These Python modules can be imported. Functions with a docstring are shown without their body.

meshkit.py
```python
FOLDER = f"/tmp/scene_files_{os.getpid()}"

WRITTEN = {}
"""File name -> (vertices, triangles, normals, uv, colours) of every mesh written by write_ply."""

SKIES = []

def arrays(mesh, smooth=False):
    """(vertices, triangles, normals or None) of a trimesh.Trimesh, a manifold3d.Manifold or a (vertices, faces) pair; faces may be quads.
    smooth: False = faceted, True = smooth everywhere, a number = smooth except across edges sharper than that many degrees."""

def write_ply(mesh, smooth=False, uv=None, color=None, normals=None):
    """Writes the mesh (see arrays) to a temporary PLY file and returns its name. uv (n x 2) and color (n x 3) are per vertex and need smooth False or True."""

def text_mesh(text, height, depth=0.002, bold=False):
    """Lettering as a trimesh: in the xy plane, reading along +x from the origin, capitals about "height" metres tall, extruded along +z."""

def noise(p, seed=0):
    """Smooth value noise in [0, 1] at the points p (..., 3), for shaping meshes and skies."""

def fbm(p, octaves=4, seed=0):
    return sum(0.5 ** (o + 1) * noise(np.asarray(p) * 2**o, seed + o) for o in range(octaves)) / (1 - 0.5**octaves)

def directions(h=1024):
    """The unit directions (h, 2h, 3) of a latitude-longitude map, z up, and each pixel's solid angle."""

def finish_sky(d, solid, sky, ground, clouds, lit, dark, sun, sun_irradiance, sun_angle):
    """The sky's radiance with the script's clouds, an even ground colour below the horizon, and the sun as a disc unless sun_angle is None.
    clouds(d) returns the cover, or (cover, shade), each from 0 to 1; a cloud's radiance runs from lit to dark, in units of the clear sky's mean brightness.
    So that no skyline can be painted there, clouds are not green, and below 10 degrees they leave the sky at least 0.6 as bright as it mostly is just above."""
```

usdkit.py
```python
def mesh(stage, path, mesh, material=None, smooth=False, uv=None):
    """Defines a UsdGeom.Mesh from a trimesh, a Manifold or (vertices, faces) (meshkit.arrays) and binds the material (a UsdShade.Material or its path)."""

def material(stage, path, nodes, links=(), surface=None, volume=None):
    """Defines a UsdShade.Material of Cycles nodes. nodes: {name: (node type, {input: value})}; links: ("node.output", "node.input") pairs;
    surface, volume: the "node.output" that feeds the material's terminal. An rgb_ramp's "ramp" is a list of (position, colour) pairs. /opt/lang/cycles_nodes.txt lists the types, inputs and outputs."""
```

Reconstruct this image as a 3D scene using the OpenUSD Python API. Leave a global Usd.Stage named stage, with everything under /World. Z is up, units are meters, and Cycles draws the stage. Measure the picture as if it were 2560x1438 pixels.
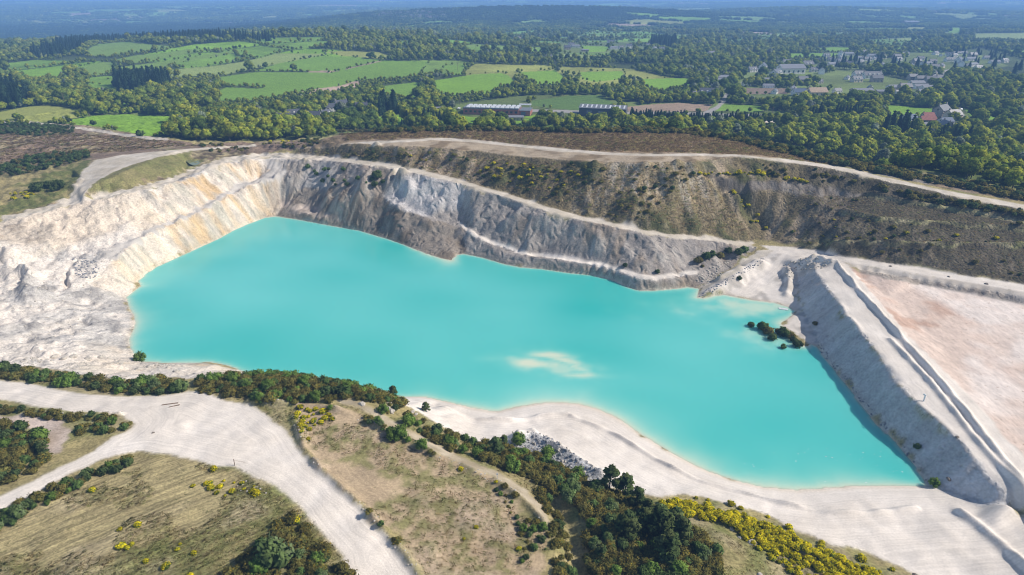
import math, random
import numpy as np, trimesh, shapely
import usdkit, meshkit
from scipy import ndimage
from scipy.interpolate import LinearNDInterpolator
from scipy.spatial import cKDTree
from pxr import Usd, UsdGeom, UsdLux, UsdShade, Sdf, Gf, Vt

stage = Usd.Stage.CreateInMemory()
UsdGeom.SetStageUpAxis(stage, UsdGeom.Tokens.z)
UsdGeom.SetStageMetersPerUnit(stage, 1.0)
W = UsdGeom.Xform.Define(stage, "/World")
stage.SetDefaultPrim(W.GetPrim())
UsdGeom.Scope.Define(stage, "/World/Looks")

# ------------------------------------------------------------------ camera, sky, sun, exposure
CAM_H, FPX, PITCH = 100.0, 1581.0, math.radians(24.9)      # a drone 100 m above the lake, looking down
EXPOSURE = 0.22
SUN_EL, SUN_AZ = math.radians(40.0), math.radians(93.0)    # azimuth clockwise from +y
SKY_STRENGTH, SUN_INTENSITY = 0.10, 1.12
cam = UsdGeom.Camera.Define(stage, "/World/camera")
cam.CreateHorizontalApertureAttr(36.0)
cam.CreateVerticalApertureAttr(36.0 * 575 / 1024)
cam.CreateFocalLengthAttr(36.0 * FPX / 2560.0)
cam.CreateClippingRangeAttr(Gf.Vec2f(0.5, 100000.0))
cam.CreateExposureAttr(EXPOSURE)
cam.AddTranslateOp().Set(Gf.Vec3d(0, 0, CAM_H))
cam.AddRotateXOp().Set(90.0 - math.degrees(PITCH))

SUN = np.array([math.sin(SUN_AZ) * math.cos(SUN_EL), math.cos(SUN_AZ) * math.cos(SUN_EL), math.sin(SUN_EL)])
sky_mat = usdkit.material(stage, "/World/Looks/sky", {
    "sky": ("sky_texture", {"sky_type": "single_scattering", "sun_disc": False, "sun_elevation": SUN_EL, "sun_rotation": math.atan2(SUN[0], SUN[1])}),
    "bg": ("background_shader", {"strength": SKY_STRENGTH})}, [("sky.color", "bg.color")], surface="bg.background")
dome = UsdLux.DomeLight.Define(stage, "/World/sky")
UsdShade.MaterialBindingAPI.Apply(dome.GetPrim()).Bind(sky_mat)
sun = UsdLux.DistantLight.Define(stage, "/World/sun")
sun.CreateNormalizeAttr(True)
sun.CreateIntensityAttr(SUN_INTENSITY)
sun.CreateAngleAttr(0.5)
sun.CreateColorAttr(Gf.Vec3f(1.0, 0.93, 0.82))
sun.AddRotateZOp().Set(-math.degrees(SUN_AZ))
sun.AddRotateXOp().Set(-(90.0 - math.degrees(SUN_EL)))

rng = np.random.default_rng(7)
random.seed(7)

# ------------------------------------------------------------------ helpers
USED = {}
def numbered(parent, name):
    k = USED.get((parent, name), -1) + 1
    USED[(parent, name)] = k
    return f"{parent}/{name}" if k == 0 else f"{parent}/{name}_{k:03d}"

def mark(prim, label=None, category=None, group=None, kind=None):
    p = prim.GetPrim() if hasattr(prim, "GetPrim") else prim
    for key, text in (("label", label), ("category", category), ("group", group), ("kind", kind)):
        if text:
            p.SetCustomDataByKey(key, text)
    return p

def rays(px, py):
    px, py = np.asarray(px, float), np.asarray(py, float)
    a, b = (px - 1280.0) / FPX, (py - 719.0) / FPX
    c, s = math.cos(PITCH), math.sin(PITCH)
    return np.stack([a, c - b * s, -s - b * c], -1)          # world direction, +y forward

def at_height(px, py, z):
    d = rays(px, py)
    t = (np.asarray(z, float) - CAM_H) / d[..., 2]
    return np.stack([d[..., 0] * t, d[..., 1] * t, np.broadcast_to(z, t.shape)], -1)

def to_picture(p):
    p = np.asarray(p, float)
    c, s = math.cos(PITCH), math.sin(PITCH)
    z = p[..., 2] - CAM_H
    depth, up = p[..., 1] * c - z * s, p[..., 1] * s + z * c
    depth = np.maximum(depth, 1e-3)
    return 1280 + FPX * p[..., 0] / depth, 719 - FPX * up / depth

def smoothstep(a, b, x):
    t = np.clip((x - a) / (b - a), 0, 1)
    return t * t * (3 - 2 * t)

def wave_field(x, y, seed, size, octaves=3):
    p = np.stack([np.asarray(x) / size, np.asarray(y) / size, np.full(np.shape(x), 0.37 + seed)], -1)
    return meshkit.fbm(p, octaves, seed) * 2 - 1             # about -1..1

# ------------------------------------------------------------------ the lie of the land
def base_height(x, y):
    x, y = np.asarray(x, float), np.asarray(y, float)
    z = 13.0 + 26 * np.exp(-(((x + 330) / 430) ** 2 + ((y - 1080) / 330) ** 2))
    z = z + 9 * smoothstep(-120, -330, x) * smoothstep(620, 420, y)
    far = smoothstep(700, 2600, y)
    z = z + far * (18 * wave_field(x, y, 3, 900.0, 3) - 6)
    z = z + 38 * np.exp(-(((x - 150) / 900) ** 2 + ((y - 2750) / 330) ** 2))
    z = z + 34 * np.exp(-(((x - 1500) / 700) ** 2 + ((y - 3300) / 300) ** 2))
    z = z - 34 * smoothstep(-500, -1300, x) * smoothstep(1100, 1800, y) * smoothstep(5200, 3000, y)
    z = z + 40 * smoothstep(4000, 9000, y) * (0.5 + wave_field(x, y, 5, 2600.0, 2))
    return z

SHORE = [(690,541),(660,545),(620,560),(580,578),(545,598),(500,618),(470,632),(430,650),(390,668),(365,685),(345,703),(352,716),(335,728),(315,745),(322,768),(335,790),(338,810),(330,832),(322,850),(326,870),(340,893),
 (360,906),(420,908),(480,909),(520,906),(560,912),(600,926),(640,940),(700,948),(800,958),(900,978),(960,997),(1000,994),(1060,993),(1130,1008),(1180,1020),(1240,1030),(1290,1018),(1350,1008),(1400,1006),(1450,1010),(1500,1025),(1550,1048),(1600,1085),(1650,1115),(1700,1145),(1760,1175),(1830,1200),(1900,1217),(1990,1226),(2050,1222),(2130,1216),(2200,1214),(2250,1215),(2300,1217),(2318,1212),
 (2290,1168),(2240,1105),(2190,1060),(2133,985),(2090,930),(2060,893),(2044,868),(2030,862),(2018,868),(1990,862),(1972,840),(1958,818),(1950,808),(1972,795),(1988,779),(1970,768),(1935,757),(1890,752),(1850,745),(1811,737),(1790,738),(1760,745),(1744,744),(1749,722),(1720,718),(1690,722),(1640,726),(1600,727),(1570,718),(1530,700),(1480,688),(1420,682),(1360,673),(1300,668),(1260,660),(1210,645),(1160,635),(1142,637),(1128,652),(1100,645),(1060,632),(1010,612),(970,598),(935,588),(900,577),(860,570),(820,563),(780,555),(740,548)]
SHORE_XY = at_height(*np.array(SHORE, float).T, 0.0)[:, :2]

LINES = [
 # rim road of the pit: inner and outer edge
 [(-300,640,19),(0,556,19.3),(60,541,19.7),(100,533,20),(175,513,20.5),(250,498,21.5),(330,483,22.3),(400,464,22.5),(450,449,22.8),(500,428,23),(560,408,23),(610,399,22.5),(650,396,22),(680,396,21.7),(740,397,22),(800,401,22.5),(860,406,23.2),(920,412,23.8),(1000,425,24),(1060,438,23),(1120,452,22),(1200,476,20.5),(1280,499,19),(1360,527,17.5),(1440,549,16.3),(1520,564,15.3),(1600,583,14),(1700,597,11.5),(1800,607,9),(1870,614,7.2),(1895,620,6.9)],
 [(-300,620,19),(0,545,19.3),(60,529,19.7),(100,519,20),(175,500,20.5),(250,487,21.5),(330,470,22.3),(400,451,22.5),(450,436,22.8),(500,414,23),(560,394,23),(610,387,22.5),(650,384,22),(680,383,21.7),(740,385,22),(800,388,22.5),(860,393,23.2),(920,400,23.8),(1000,414,24),(1060,427,23),(1120,441,22),(1200,464,20.5),(1280,487,19),(1360,514,17.5),(1440,538,16.3),(1520,553,15.3),(1600,572,14),(1700,586,11.5),(1800,597,9),(1880,606,7)],
 # spoil heap: top edge, far edge of its road, back edge of its plateau
 [(740,374,24),(820,366,27),(900,363,29.5),(1000,366,31.5),(1100,369,31.5),(1200,378,31.5),(1300,392,31.7),(1400,400,32.5),(1500,405,33.5),(1600,407,34.5),(1680,405,34.5),(1740,402,34.5)],
 [(780,361,26),(860,357,29),(980,352,32),(1080,346,32.3),(1180,350,32.3),(1280,361,32.3),(1400,373,33),(1500,381,34),(1640,386,35),(1740,385,35),(1850,387,35),(1900,390,34)],
 [(805,348,29),(850,337,31),(1000,325,33.5),(1200,322,34),(1450,328,35),(1600,322,36),(1750,332,36),(1850,347,35),(1950,368,34),(2100,398,31.5),(2250,428,29.5),(2400,455,28),(2560,486,26.5),(3000,560,23)],
 # nose of the heap and the crease beside it
 [(1760,440,29),(1800,490,22),(1850,560,13),(1885,605,7)],
 [(1790,467,25),(1850,520,16.5),(1900,560,10.8),(1955,610,7.7)],
 [(1770,447,28.6),(1850,448,28.2),(1900,450,27.6),(2000,457,27),(2100,468,25.6),(2165,486,24.3)],
 [(1800,474,24.8),(1850,478,24.2),(1900,480,23.8),(2000,486,23),(2100,493,22.5)],
 [(1760,430,30.6),(1900,435,29),(2000,444,28.3)],
 # upper right road, both edges
 [(1900,399,34),(1970,407,33.2),(2040,417,32.2),(2120,430,31),(2250,461,28.8),(2400,494,27.2),(2560,525,25.2),(3000,610,20)],
 [(1900,390,34),(1970,399,33.2),(2040,408,32.2),(2120,421,31),(2250,451,28.8),(2400,484,27.2),(2560,514,25.2),(3000,598,20)],
 # right hillside terraces
 [(2190,492,24.4),(2250,505,24.2),(2400,527,23.4),(2560,550,22.5),(3000,620,19)],
 [(2110,530,20.3),(2200,548,20.5),(2300,556,20.6),(2400,564,20.6),(2560,572,21),(3000,610,18.5)],
 [(2086,603,13.8),(2200,608,15.2),(2300,611,16.6),(2560,613,18.3),(3000,625,17)],
 [(2086,598,13.8),(2200,604,15.2),(2300,606,16.6),(2560,608,18.3)],
 # white road below the hillside, both edges; bank down to the mud flat
 [(1900,612,7),(1960,617,7.5),(2040,625,8.7),(2100,639,9.7),(2200,655,10.5),(2300,669,10.8),(2400,688,11),(2560,712,11.2),(3000,780,11.5)],
 [(1940,633,7.3),(2040,642,8.5),(2100,653,9.5),(2200,670,10.3),(2300,686,10.6),(2400,703,10.8),(2560,730,11),(3000,805,11.3)],
 [(2145,672,9.9),(2220,685,10.2),(2300,698,10.3),(2560,745,10.5),(3000,820,10.8)],
 [(2150,680,8.6),(2220,694,8.6),(2300,710,8.6),(2560,760,8.6),(3000,840,8.6)],
 [(2150,695,8.5),(2250,762,8.4),(2330,850,8.3),(2420,940,8.1),(2510,1040,7.8),(2570,1130,7.6),(3000,1500,7)],
 [(2400,800,8.4),(2560,900,8.2),(3000,1000,8)],
 # embankment: crest, far edge of its road, foot
 [(2036,676,8.5),(2060,708,8.8),(2086,742,9),(2127,799,9.4),(2160,840,9.5),(2197,883,9.4),(2244,957,9),(2288,1003,8.6),(2358,1062,8),(2409,1112,7.6),(2469,1192,7),(2526,1256,6)],
 [(2120,665,9.9),(2190,749,9.8),(2268,839,9.5),(2330,900,9.2),(2389,957,9),(2470,1045,8.3),(2560,1150,7.6),(2800,1420,6)],
 [(1990,690,3.5),(1995,760,1),(2036,838,0.4)],
 [(2320,1214,0.3),(2390,1238,1.2),(2456,1259,2.2),(2560,1290,3.6)],
 # pit wall: bench, promontory, lower track
 [(905,487,14),(951,481,14.5),(1001,510,12),(1045,528,10.5),(1085,545,9),(1142,563,7)],
 [(950,488,14),(1000,518,11.9),(1085,552,8.8),(1130,570,6.8)],
 [(964,534,8),(1010,560,7),(1060,578,5.5),(1099,594,4),(1135,632,1.2)],
 [(1130,587,4.3),(1150,610,2.3)],
 [(1146,556,7.2),(1190,583,6),(1236,604,5),(1303,626,4.3),(1421,643,4.2),(1505,657,4.3),(1589,682,4),(1639,690,3.7),(1700,682,3.5),(1745,675,3.6)],
 [(1150,566,7.0),(1190,592,5.9),(1236,613,4.9),(1303,635,4.2),(1421,652,4.1),(1505,667,4.2),(1589,693,3.9),(1639,700,3.6),(1700,692,3.4),(1745,686,3.4)],
 [(689,513,3.4),(740,527,3.3),(790,541,3.2),(850,546,3.4),(930,582,1.5)],
 [(700,500,5),(760,514,4.6),(840,538,4.3),(900,540,6)],
 # left pit: ramp, benches, lower cliff edge
 [(655,398,21),(690,415,19),(712,430,16.8),(690,444,15.5),(640,458,14.5),(600,470,13.7),(560,497,12.6),(510,524,11.6),(460,549,11),(420,566,10.6),(390,580,10.2),(330,612,9.6),(280,660,8.8)],
 [(640,440,15),(600,455,14.3),(560,480,13.2),(510,508,12.3),(460,537,11.6),(400,560,11.4),(330,592,11.0),(250,630,10.3)],
 [(60,640,12),(120,612,13),(180,590,13.5)],
 [(-200,720,10),(0,680,9.5),(80,660,9.8),(150,640,9.5),(200,650,9)],
 [(0,780,8),(80,760,7),(160,730,6),(230,720,5.2),(280,710,3.5)],
 [(0,860,7.5),(100,850,5.5),(200,840,3.8),(270,830,2)],
 [(250,660,8.6),(270,680,6.8),(310,700,3.0)],
 [(0,900,9),(100,890,7.5),(200,885,6),(280,900,4),(330,905,1.6)],
 # left heath, mound, pond, fields beyond
 [(-500,330,24),(0,322,24),(150,325,24),(340,341,24),(480,362,23),(600,366,23),(700,360,24.5),(770,356,26)],
 [(-500,430,23),(0,420,23),(100,405,23.5),(200,385,24),(300,372,24)],
 [(0,500,21.5),(100,480,22.5),(165,470,23)],
 [(215,470,25),(300,432,27.5),(380,400,27.5),(440,378,26.5),(480,372,25)],
 [(480,412,22.6),(510,400,22.6),(470,402,22.6)],
 [(-500,290,21),(0,285,20),(100,270,18),(200,285,18),(300,284,16),(430,290,15)],
 # foreground: lip above the pit, foot of the bank above the beach
 [(-300,900,11),(0,917,11),(100,922,11),(200,932,11.5),(300,947,12),(400,947,12),(500,940,12.5),(600,945,13),(700,955,14),(800,962,14.5),(900,980,14),(960,1000,13),(1010,1012,10.5),(1060,1035,8),(1130,1077,6),(1190,1107,5.5),(1260,1130,6),(1330,1142,5.5),(1400,1157,4.5),(1480,1202,4.5),(1560,1237,5),(1640,1242,5),(1750,1242,4.5),(1850,1264,4),(1950,1302,3.8),(2050,1347,3.8),(2150,1387,3.6),(2280,1432,3.5),(2400,1500,3.4)],
 [(480,914,5.5),(520,912,5.5),(570,922,5.5),(640,945,5.5)],
 [(900,1005,14.5),(960,1050,13.5),(1060,1105,12.3),(1140,1148,11.6),(1240,1188,11.2),(1300,1230,10.8),(1340,1262,10.8),(1385,1330,10.8),(1400,1438,11.2)],
 [(1395,1262,7.2),(1425,1350,7.5),(1445,1438,8),(1460,1600,8)],
 [(1320,1190,8.5),(1460,1262,9.2),(1500,1350,10),(1530,1438,10.5)],
 [(1600,1350,9.3),(1700,1400,9),(1800,1438,8.8)],
 [(1700,1300,6.8),(1800,1330,6.8),(1950,1380,6),(2100,1438,5.5)],
 # beach
 [(1180,1060,2.4),(1300,1075,2.5),(1400,1095,2.5),(1500,1130,2.5),(1600,1180,2.8),(1700,1212,2.8),(1800,1235,2.8),(2000,1290,3),(2200,1345,3.2),(2400,1438,3.2)],
 [(2100,1250,1.5),(2300,1245,1.6),(2400,1275,2.6),(2480,1330,3.6),(2560,1438,4.2),(2700,1600,5)],
 # ramps into the water
 [(1749,722,0.2),(1800,690,2.2),(1850,660,4.2),(1900,635,6.2),(1940,626,7.1)],
 [(1747,740,0.8),(1790,718,2.8),(1850,680,5.3),(1912,648,7.6)],
 [(1811,735,0.2),(1870,700,2.5),(1930,662,5.4),(1960,642,7)],
 [(1900,738,0.5),(1960,700,3),(1985,690,4)],
 [(1935,750,0.5),(1975,740,1.4),(1988,772,0.5)],
 [(2000,650,8.6),(2040,655,9),(2070,660,9.5)],
]
POINTS = [(0,1000,14.5),(0,1150,15),(0,1280,15),(0,1438,15),(-400,1000,15),(-400,1438,15),(250,1000,14.5),(430,1000,14.5),(500,1100,14.5),(300,1200,15.3),(600,1180,14.5),(300,1438,15.5),(600,1300,15.3),(700,1438,15),(900,1350,14),(750,1050,14.2),(850,1030,14.2),(1000,1180,13),(1150,1250,12),(1000,1250,13),(1150,1350,12.3),(1100,1438,13),(1250,1400,12),
 (900,1700,14),(300,1800,15),(1400,1800,12),(2000,1700,7),(2600,1700,5),(-300,1800,15),
 (1700,700,1.5),(1740,705,1.4),(1720,655,5.0),(1800,640,4.5),(1860,628,5.5),(1770,690,2.0),(1000,455,18),(1080,500,15)]

def densify(line, step):
    p = np.array(line, float)
    p = at_height(p[:, 0], p[:, 1], p[:, 2])
    out = [p[:1]]
    for a, b in zip(p[:-1], p[1:]):
        n = max(1, int(np.linalg.norm(b - a) / step))
        out.append(a + (b - a) * (np.arange(1, n + 1) / n)[:, None])
    return np.vstack(out)

X0, X1, Y0, Y1, CELL = -340.0, 340.0, 30.0, 540.0, 0.5
gx, gy = np.arange(X0, X1 + 1e-6, CELL), np.arange(Y0, Y1 + 1e-6, CELL)
GX, GY = np.meshgrid(gx, gy)
def build_site():
    pts = [densify(l, 3.0) for l in LINES]
    p = np.array(POINTS, float)
    pts.append(at_height(p[:, 0], p[:, 1], p[:, 2]))
    shore = np.vstack([SHORE_XY, SHORE_XY[:1]])
    for a, b in zip(shore[:-1], shore[1:]):
        n = max(1, int(np.linalg.norm(b - a) / 2.0))
        q = a + (b - a) * (np.arange(n) / n)[:, None]
        pts.append(np.column_stack([q, np.zeros(len(q))]))
    pts = np.vstack(pts)
    pts = pts[(pts[:, 1] > Y0 - 60) & (pts[:, 1] < Y1) & (np.abs(pts[:, 0]) < 420)]
    keep = shapely.contains_xy(shapely.Polygon(SHORE_XY).buffer(-0.3), pts[:, 0], pts[:, 1])
    pts = pts[~keep]
    hull = shapely.MultiPoint(pts[:, :2]).convex_hull.buffer(28)
    bx, by = np.meshgrid(np.arange(-460, 461, 14.0), np.arange(-80, 640, 14.0))
    out = ~shapely.contains_xy(hull, bx.ravel(), by.ravel())
    ring = np.column_stack([bx.ravel()[out], by.ravel()[out]])
    tree_near = cKDTree(pts[:, :2]).query(ring)
    far_z = base_height(ring[:, 0], ring[:, 1])
    near_w = smoothstep(140, 30, tree_near[0]) * (ring[:, 1] < 300)       # ease outwards beside and below the picture
    zz = far_z * (1 - near_w) + pts[tree_near[1], 2] * near_w
    allp = np.vstack([pts, np.column_stack([ring, zz])])
    tin = LinearNDInterpolator(allp[:, :2], allp[:, 2])
    z = tin(GX, GY)
    return np.where(np.isnan(z), 13.0, z)
Z = build_site()
edge = np.minimum.reduce([GX - X0, X1 - GX, Y1 - GY])
w_ = smoothstep(40, 0, edge)
Z = Z * (1 - w_) + base_height(GX, GY) * w_
INSIDE = shapely.contains_xy(shapely.Polygon(SHORE_XY), GX, GY)
Zs = ndimage.gaussian_filter(Z, 1.6)
# ------------------------------------------------------------------ relief: softened facets, gullies, berms, lake bed
def cells(p):                                                  # world xy -> raster coordinates (row, column)
    return np.stack([(p[..., 1] - Y0) / CELL, (p[..., 0] - X0) / CELL])

def raster_at(r, x, y, order=1):
    return ndimage.map_coordinates(r, [(np.asarray(y) - Y0) / CELL, (np.asarray(x) - X0) / CELL], order=order, mode="nearest")

def random_raster(seed, size):                                 # smooth noise with features about `size` metres wide, unit variance
    n = np.random.default_rng(seed).standard_normal(GX.shape).astype(np.float32)
    n = ndimage.gaussian_filter(n, size / CELL * 0.42)
    return n / n.std()

def strip_mask(line, z=None):
    pass

def line_distance(line, z=None):
    p = np.array(line, float)
    q = at_height(p[:, 0], p[:, 1], p[:, 2] if p.shape[1] == 3 else z)[:, :2]
    ls = shapely.LineString(q)
    x0, y0, x1, y1 = ls.bounds
    d = np.full(GX.shape, 99.0)
    a, b = np.searchsorted(gy, [y0 - 12, y1 + 12])
    c, e = np.searchsorted(gx, [x0 - 12, x1 + 12])
    d[a:b, c:e] = shapely.distance(shapely.points(GX[a:b, c:e], GY[a:b, c:e]), ls)
    return d

control = np.ones(GX.shape, bool)
for l in LINES:
    q = densify(l, 0.5)
    i, j = ((q[:, 1] - Y0) / CELL).astype(int), ((q[:, 0] - X0) / CELL).astype(int)
    ok = (i >= 0) & (i < GX.shape[0]) & (j >= 0) & (j < GX.shape[1])
    control[i[ok], j[ok]] = False
control[INSIDE] = False
free = ndimage.distance_transform_edt(control) * CELL
wide = ndimage.gaussian_filter(Z, 10)
k = smoothstep(5, 18, free)
Z = ndimage.gaussian_filter(Z, 1.3) * (1 - k) + wide * k
GZy, GZx = np.gradient(ndimage.gaussian_filter(Z, 5.0), CELL)
SLOPE = np.hypot(GZx, GZy)
STEEP = smoothstep(0.28, 0.62, SLOPE)

def downhill_streaks(seed, size, length):
    n = random_raster(seed, size)
    s = np.maximum(SLOPE, 1e-3)
    ux, uy = GZx / s, GZy / s
    acc, steps = n.copy(), 14
    for sign in (-1, 1):
        r, c = [a.astype(np.float32) for a in np.meshgrid(np.arange(GX.shape[0]), np.arange(GX.shape[1]), indexing="ij")]
        h = length / steps / 2 / CELL
        for _ in range(steps):
            vr = ndimage.map_coordinates(uy, [r, c], order=0, mode="nearest")
            vc = ndimage.map_coordinates(ux, [r, c], order=0, mode="nearest")
            r, c = r + sign * h * vr, c + sign * h * vc
            acc += ndimage.map_coordinates(n, [r, c], order=1, mode="nearest")
    acc = acc / acc[STEEP > 0.5].std()
    return acc
STREAK_A = downhill_streaks(11, 3.2, 16.0)
STREAK_B = downhill_streaks(12, 1.1, 9.0)
N30, N12, N5, N2, N1 = (random_raster(20 + i, s) for i, s in enumerate((30.0, 12.0, 5.0, 2.0, 1.0)))

SHORE_POLY = shapely.Polygon(SHORE_XY)
d_out = ndimage.distance_transform_edt(~INSIDE) * CELL
d_in, nearest = ndimage.distance_transform_edt(INSIDE, return_indices=True)
d_in = d_in * CELL
PXX, PYY = to_picture(np.stack([GX, GY, Z], -1))               # used only to find things named by their place in the photograph
LEFT_PIT = smoothstep(60, 10, GX + 95 + 0.0 * GY) * (Z < 26) * (GY > 135)
hard = smoothstep(0.0, 6.0, d_out)
gully = STEEP * smoothstep(0.5, 3.0, d_out)
patchy = smoothstep(-0.9, 1.1, N12 + 0.6 * N30)
strong = 0.45 + 0.75 * smoothstep(-95, -120, GX) * (GY > 135)         # the western faces are deeply cut, the far wall is smoother
flank = 1 - 0.45 * smoothstep(92, 100, GX) * (GY < 212)
Z = Z + gully * flank * strong * (0.35 + patchy) * (-0.42 * np.abs(STREAK_A) + 0.32 - 0.26 * np.abs(STREAK_B) + 0.19 + 0.25 * N5)
buttress = STEEP * smoothstep(2, 7, d_out) * smoothstep(-120, -105, GX) * (GY > 190) * (GX < 100)
Z = Z + buttress * (1.0 * N12 + 0.55 * np.abs(N5) - 0.3 + 0.5 * STREAK_A * smoothstep(0, 1.5, N30))
floor_ = smoothstep(-88, -100, GX) * smoothstep(130, 150, GY) * smoothstep(2, 10, d_out) * (Z < 24) * (1 - STEEP)
Z = Z + floor_ * (0.55 * (0.5 - np.abs(N12)) + 0.30 * (0.4 - np.abs(N5)) + 0.16 * N2 + 0.10 * N1)
rough = smoothstep(2, 8, d_out) * (1 - smoothstep(400, 470, GY)) * (0.35 + 0.65 * flank)
Z = Z + rough * (0.10 * N5 + 0.05 * N2) + rough * STEEP * (0.25 * N5 + 0.14 * N2)

def berm(line, height, width, ragged=0.35):
    global Z
    d = line_distance(line)
    Z = Z + height * np.exp(-(d / width) ** 2) * np.clip(1 + ragged * N5 + 0.3 * ragged * N2, 0.1, 2)
berm([(2088,658,9.8),(2160,742,9.7),(2230,822,9.5),(2305,905,9.2),(2400,1012,8.8),(2480,1112,8.2),(2560,1212,7.5),(2700,1400,6)], 1.4, 0.9, 0.12)
berm([(2225,850,9.4),(2331,962,9.0),(2440,1092,8.4),(2530,1192,7.8),(2620,1300,7)], 1.0, 0.7, 0.12)
berm([(2036,676,8.5),(2127,799,9.4),(2197,883,9.4),(2288,1003,8.6),(2409,1112,7.6),(2469,1192,7)], 0.15, 0.7, 0.3)
for ledge in ([(2086,604,13.8),(2200,608,15.2),(2300,611,16.6),(2560,614,18.3)], [(2110,530,20.3),(2200,548,20.5),(2300,556,20.6),(2400,564,20.6),(2560,573,21)], [(2165,487,24.3),(2250,505,24.2),(2400,527,23.4),(2560,550,22.5)]):
    berm(ledge, 1.5, 1.4, 0.1)
berm([(1065,1018,2.0),(1120,1035,2.2),(1200,1045,2.2),(1280,1048,2.2),(1350,1035,2.0),(1420,1030,1.9)], 0.85, 0.7, 0.35)
berm([(1430,1035,1.9),(1520,1068,2.0),(1600,1115,2.1),(1680,1165,2.2),(1760,1200,2.3),(1850,1226,2.2),(1930,1252,2.2),(2010,1272,2.2),(2090,1286,2.2),(2170,1284,2.2),(2290,1270,2.2)], 0.7, 0.65, 0.3)
berm([(2400,1280,3.0),(2440,1310,3.2),(2500,1362,3.6),(2560,1420,4.2),(2650,1500,4.6)], 1.3, 1.0, 0.2)
berm([(1300,1095,4.2),(1330,1088,4.5),(1380,1115,4.5),(1440,1155,4.5),(1500,1190,4.5)], 2.4, 1.8, 0.25)
berm([(1800,690,4),(1850,672,5.2),(1912,643,7.3)], 1.2, 1.6, 0.5)
berm([(2000,655,8.6),(2040,650,9),(2075,662,9.5)], 1.6, 1.8, 0.7)
berm([(195,648,9),(178,662,8.2),(166,680,7.6),(162,700,7),(168,716,6.6)], -1.5, 0.9, 0.3)
berm([(200,652,9),(184,668,8.2),(174,686,7.6),(172,702,7)], 0.9, 0.9, 0.5)
berm([(-20,640,10),(30,655,9.6),(60,690,9),(85,735,8)], 2.4, 4.0, 0.6)
berm([(90,880,7),(140,888,7),(190,892,6.5),(230,900,5.5)], 1.4, 1.5, 0.8)
berm([(110,896,8),(170,900,8),(200,904,7)], -1.3, 1.0, 0.6)
berm([(195,784,5),(212,800,4.6)], -1.2, 1.0, 0.4)
berm([(340,520,17),(370,530,15.5),(355,545,14)], -1.2, 2.2, 0.5)
berm([(620,430,18),(640,425,18),(655,420,18)], -2.2, 3.0, 0.4)
berm([(1965,675,4.5),(1972,705,3.2),(1966,735,1.8)], 1.2, 1.3, 0.4)
# low banks round the foreground plots
BANKS = [[(620,1003,14.6),(720,1010,14.5),(800,1016,14.5),(880,1035,14.2),(960,1075,13.2),(1060,1125,12.3),(1150,1162,11.6),(1240,1205,11.2),(1310,1250,10.8),(1360,1310,10.8)],
         [(735,1040,14.2),(748,1080,14.2),(762,1125,14.2),(800,1170,14.2),(850,1215,14),(905,1265,13.9),(960,1325,13.8),(1010,1385,13.7),(1050,1440,13.6)],
         [(60,1030,14.5),(140,1035,14.5),(220,1040,14.5),(300,1038,14.5)]]
for b in BANKS:
    berm(b, 0.9, 0.8, 0.5)
berm([(1790,1292,6.6),(1850,1318,6.4),(1930,1352,6.0),(2010,1385,5.7),(2100,1420,5.4)], 0.9, 0.9, 0.5)

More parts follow.
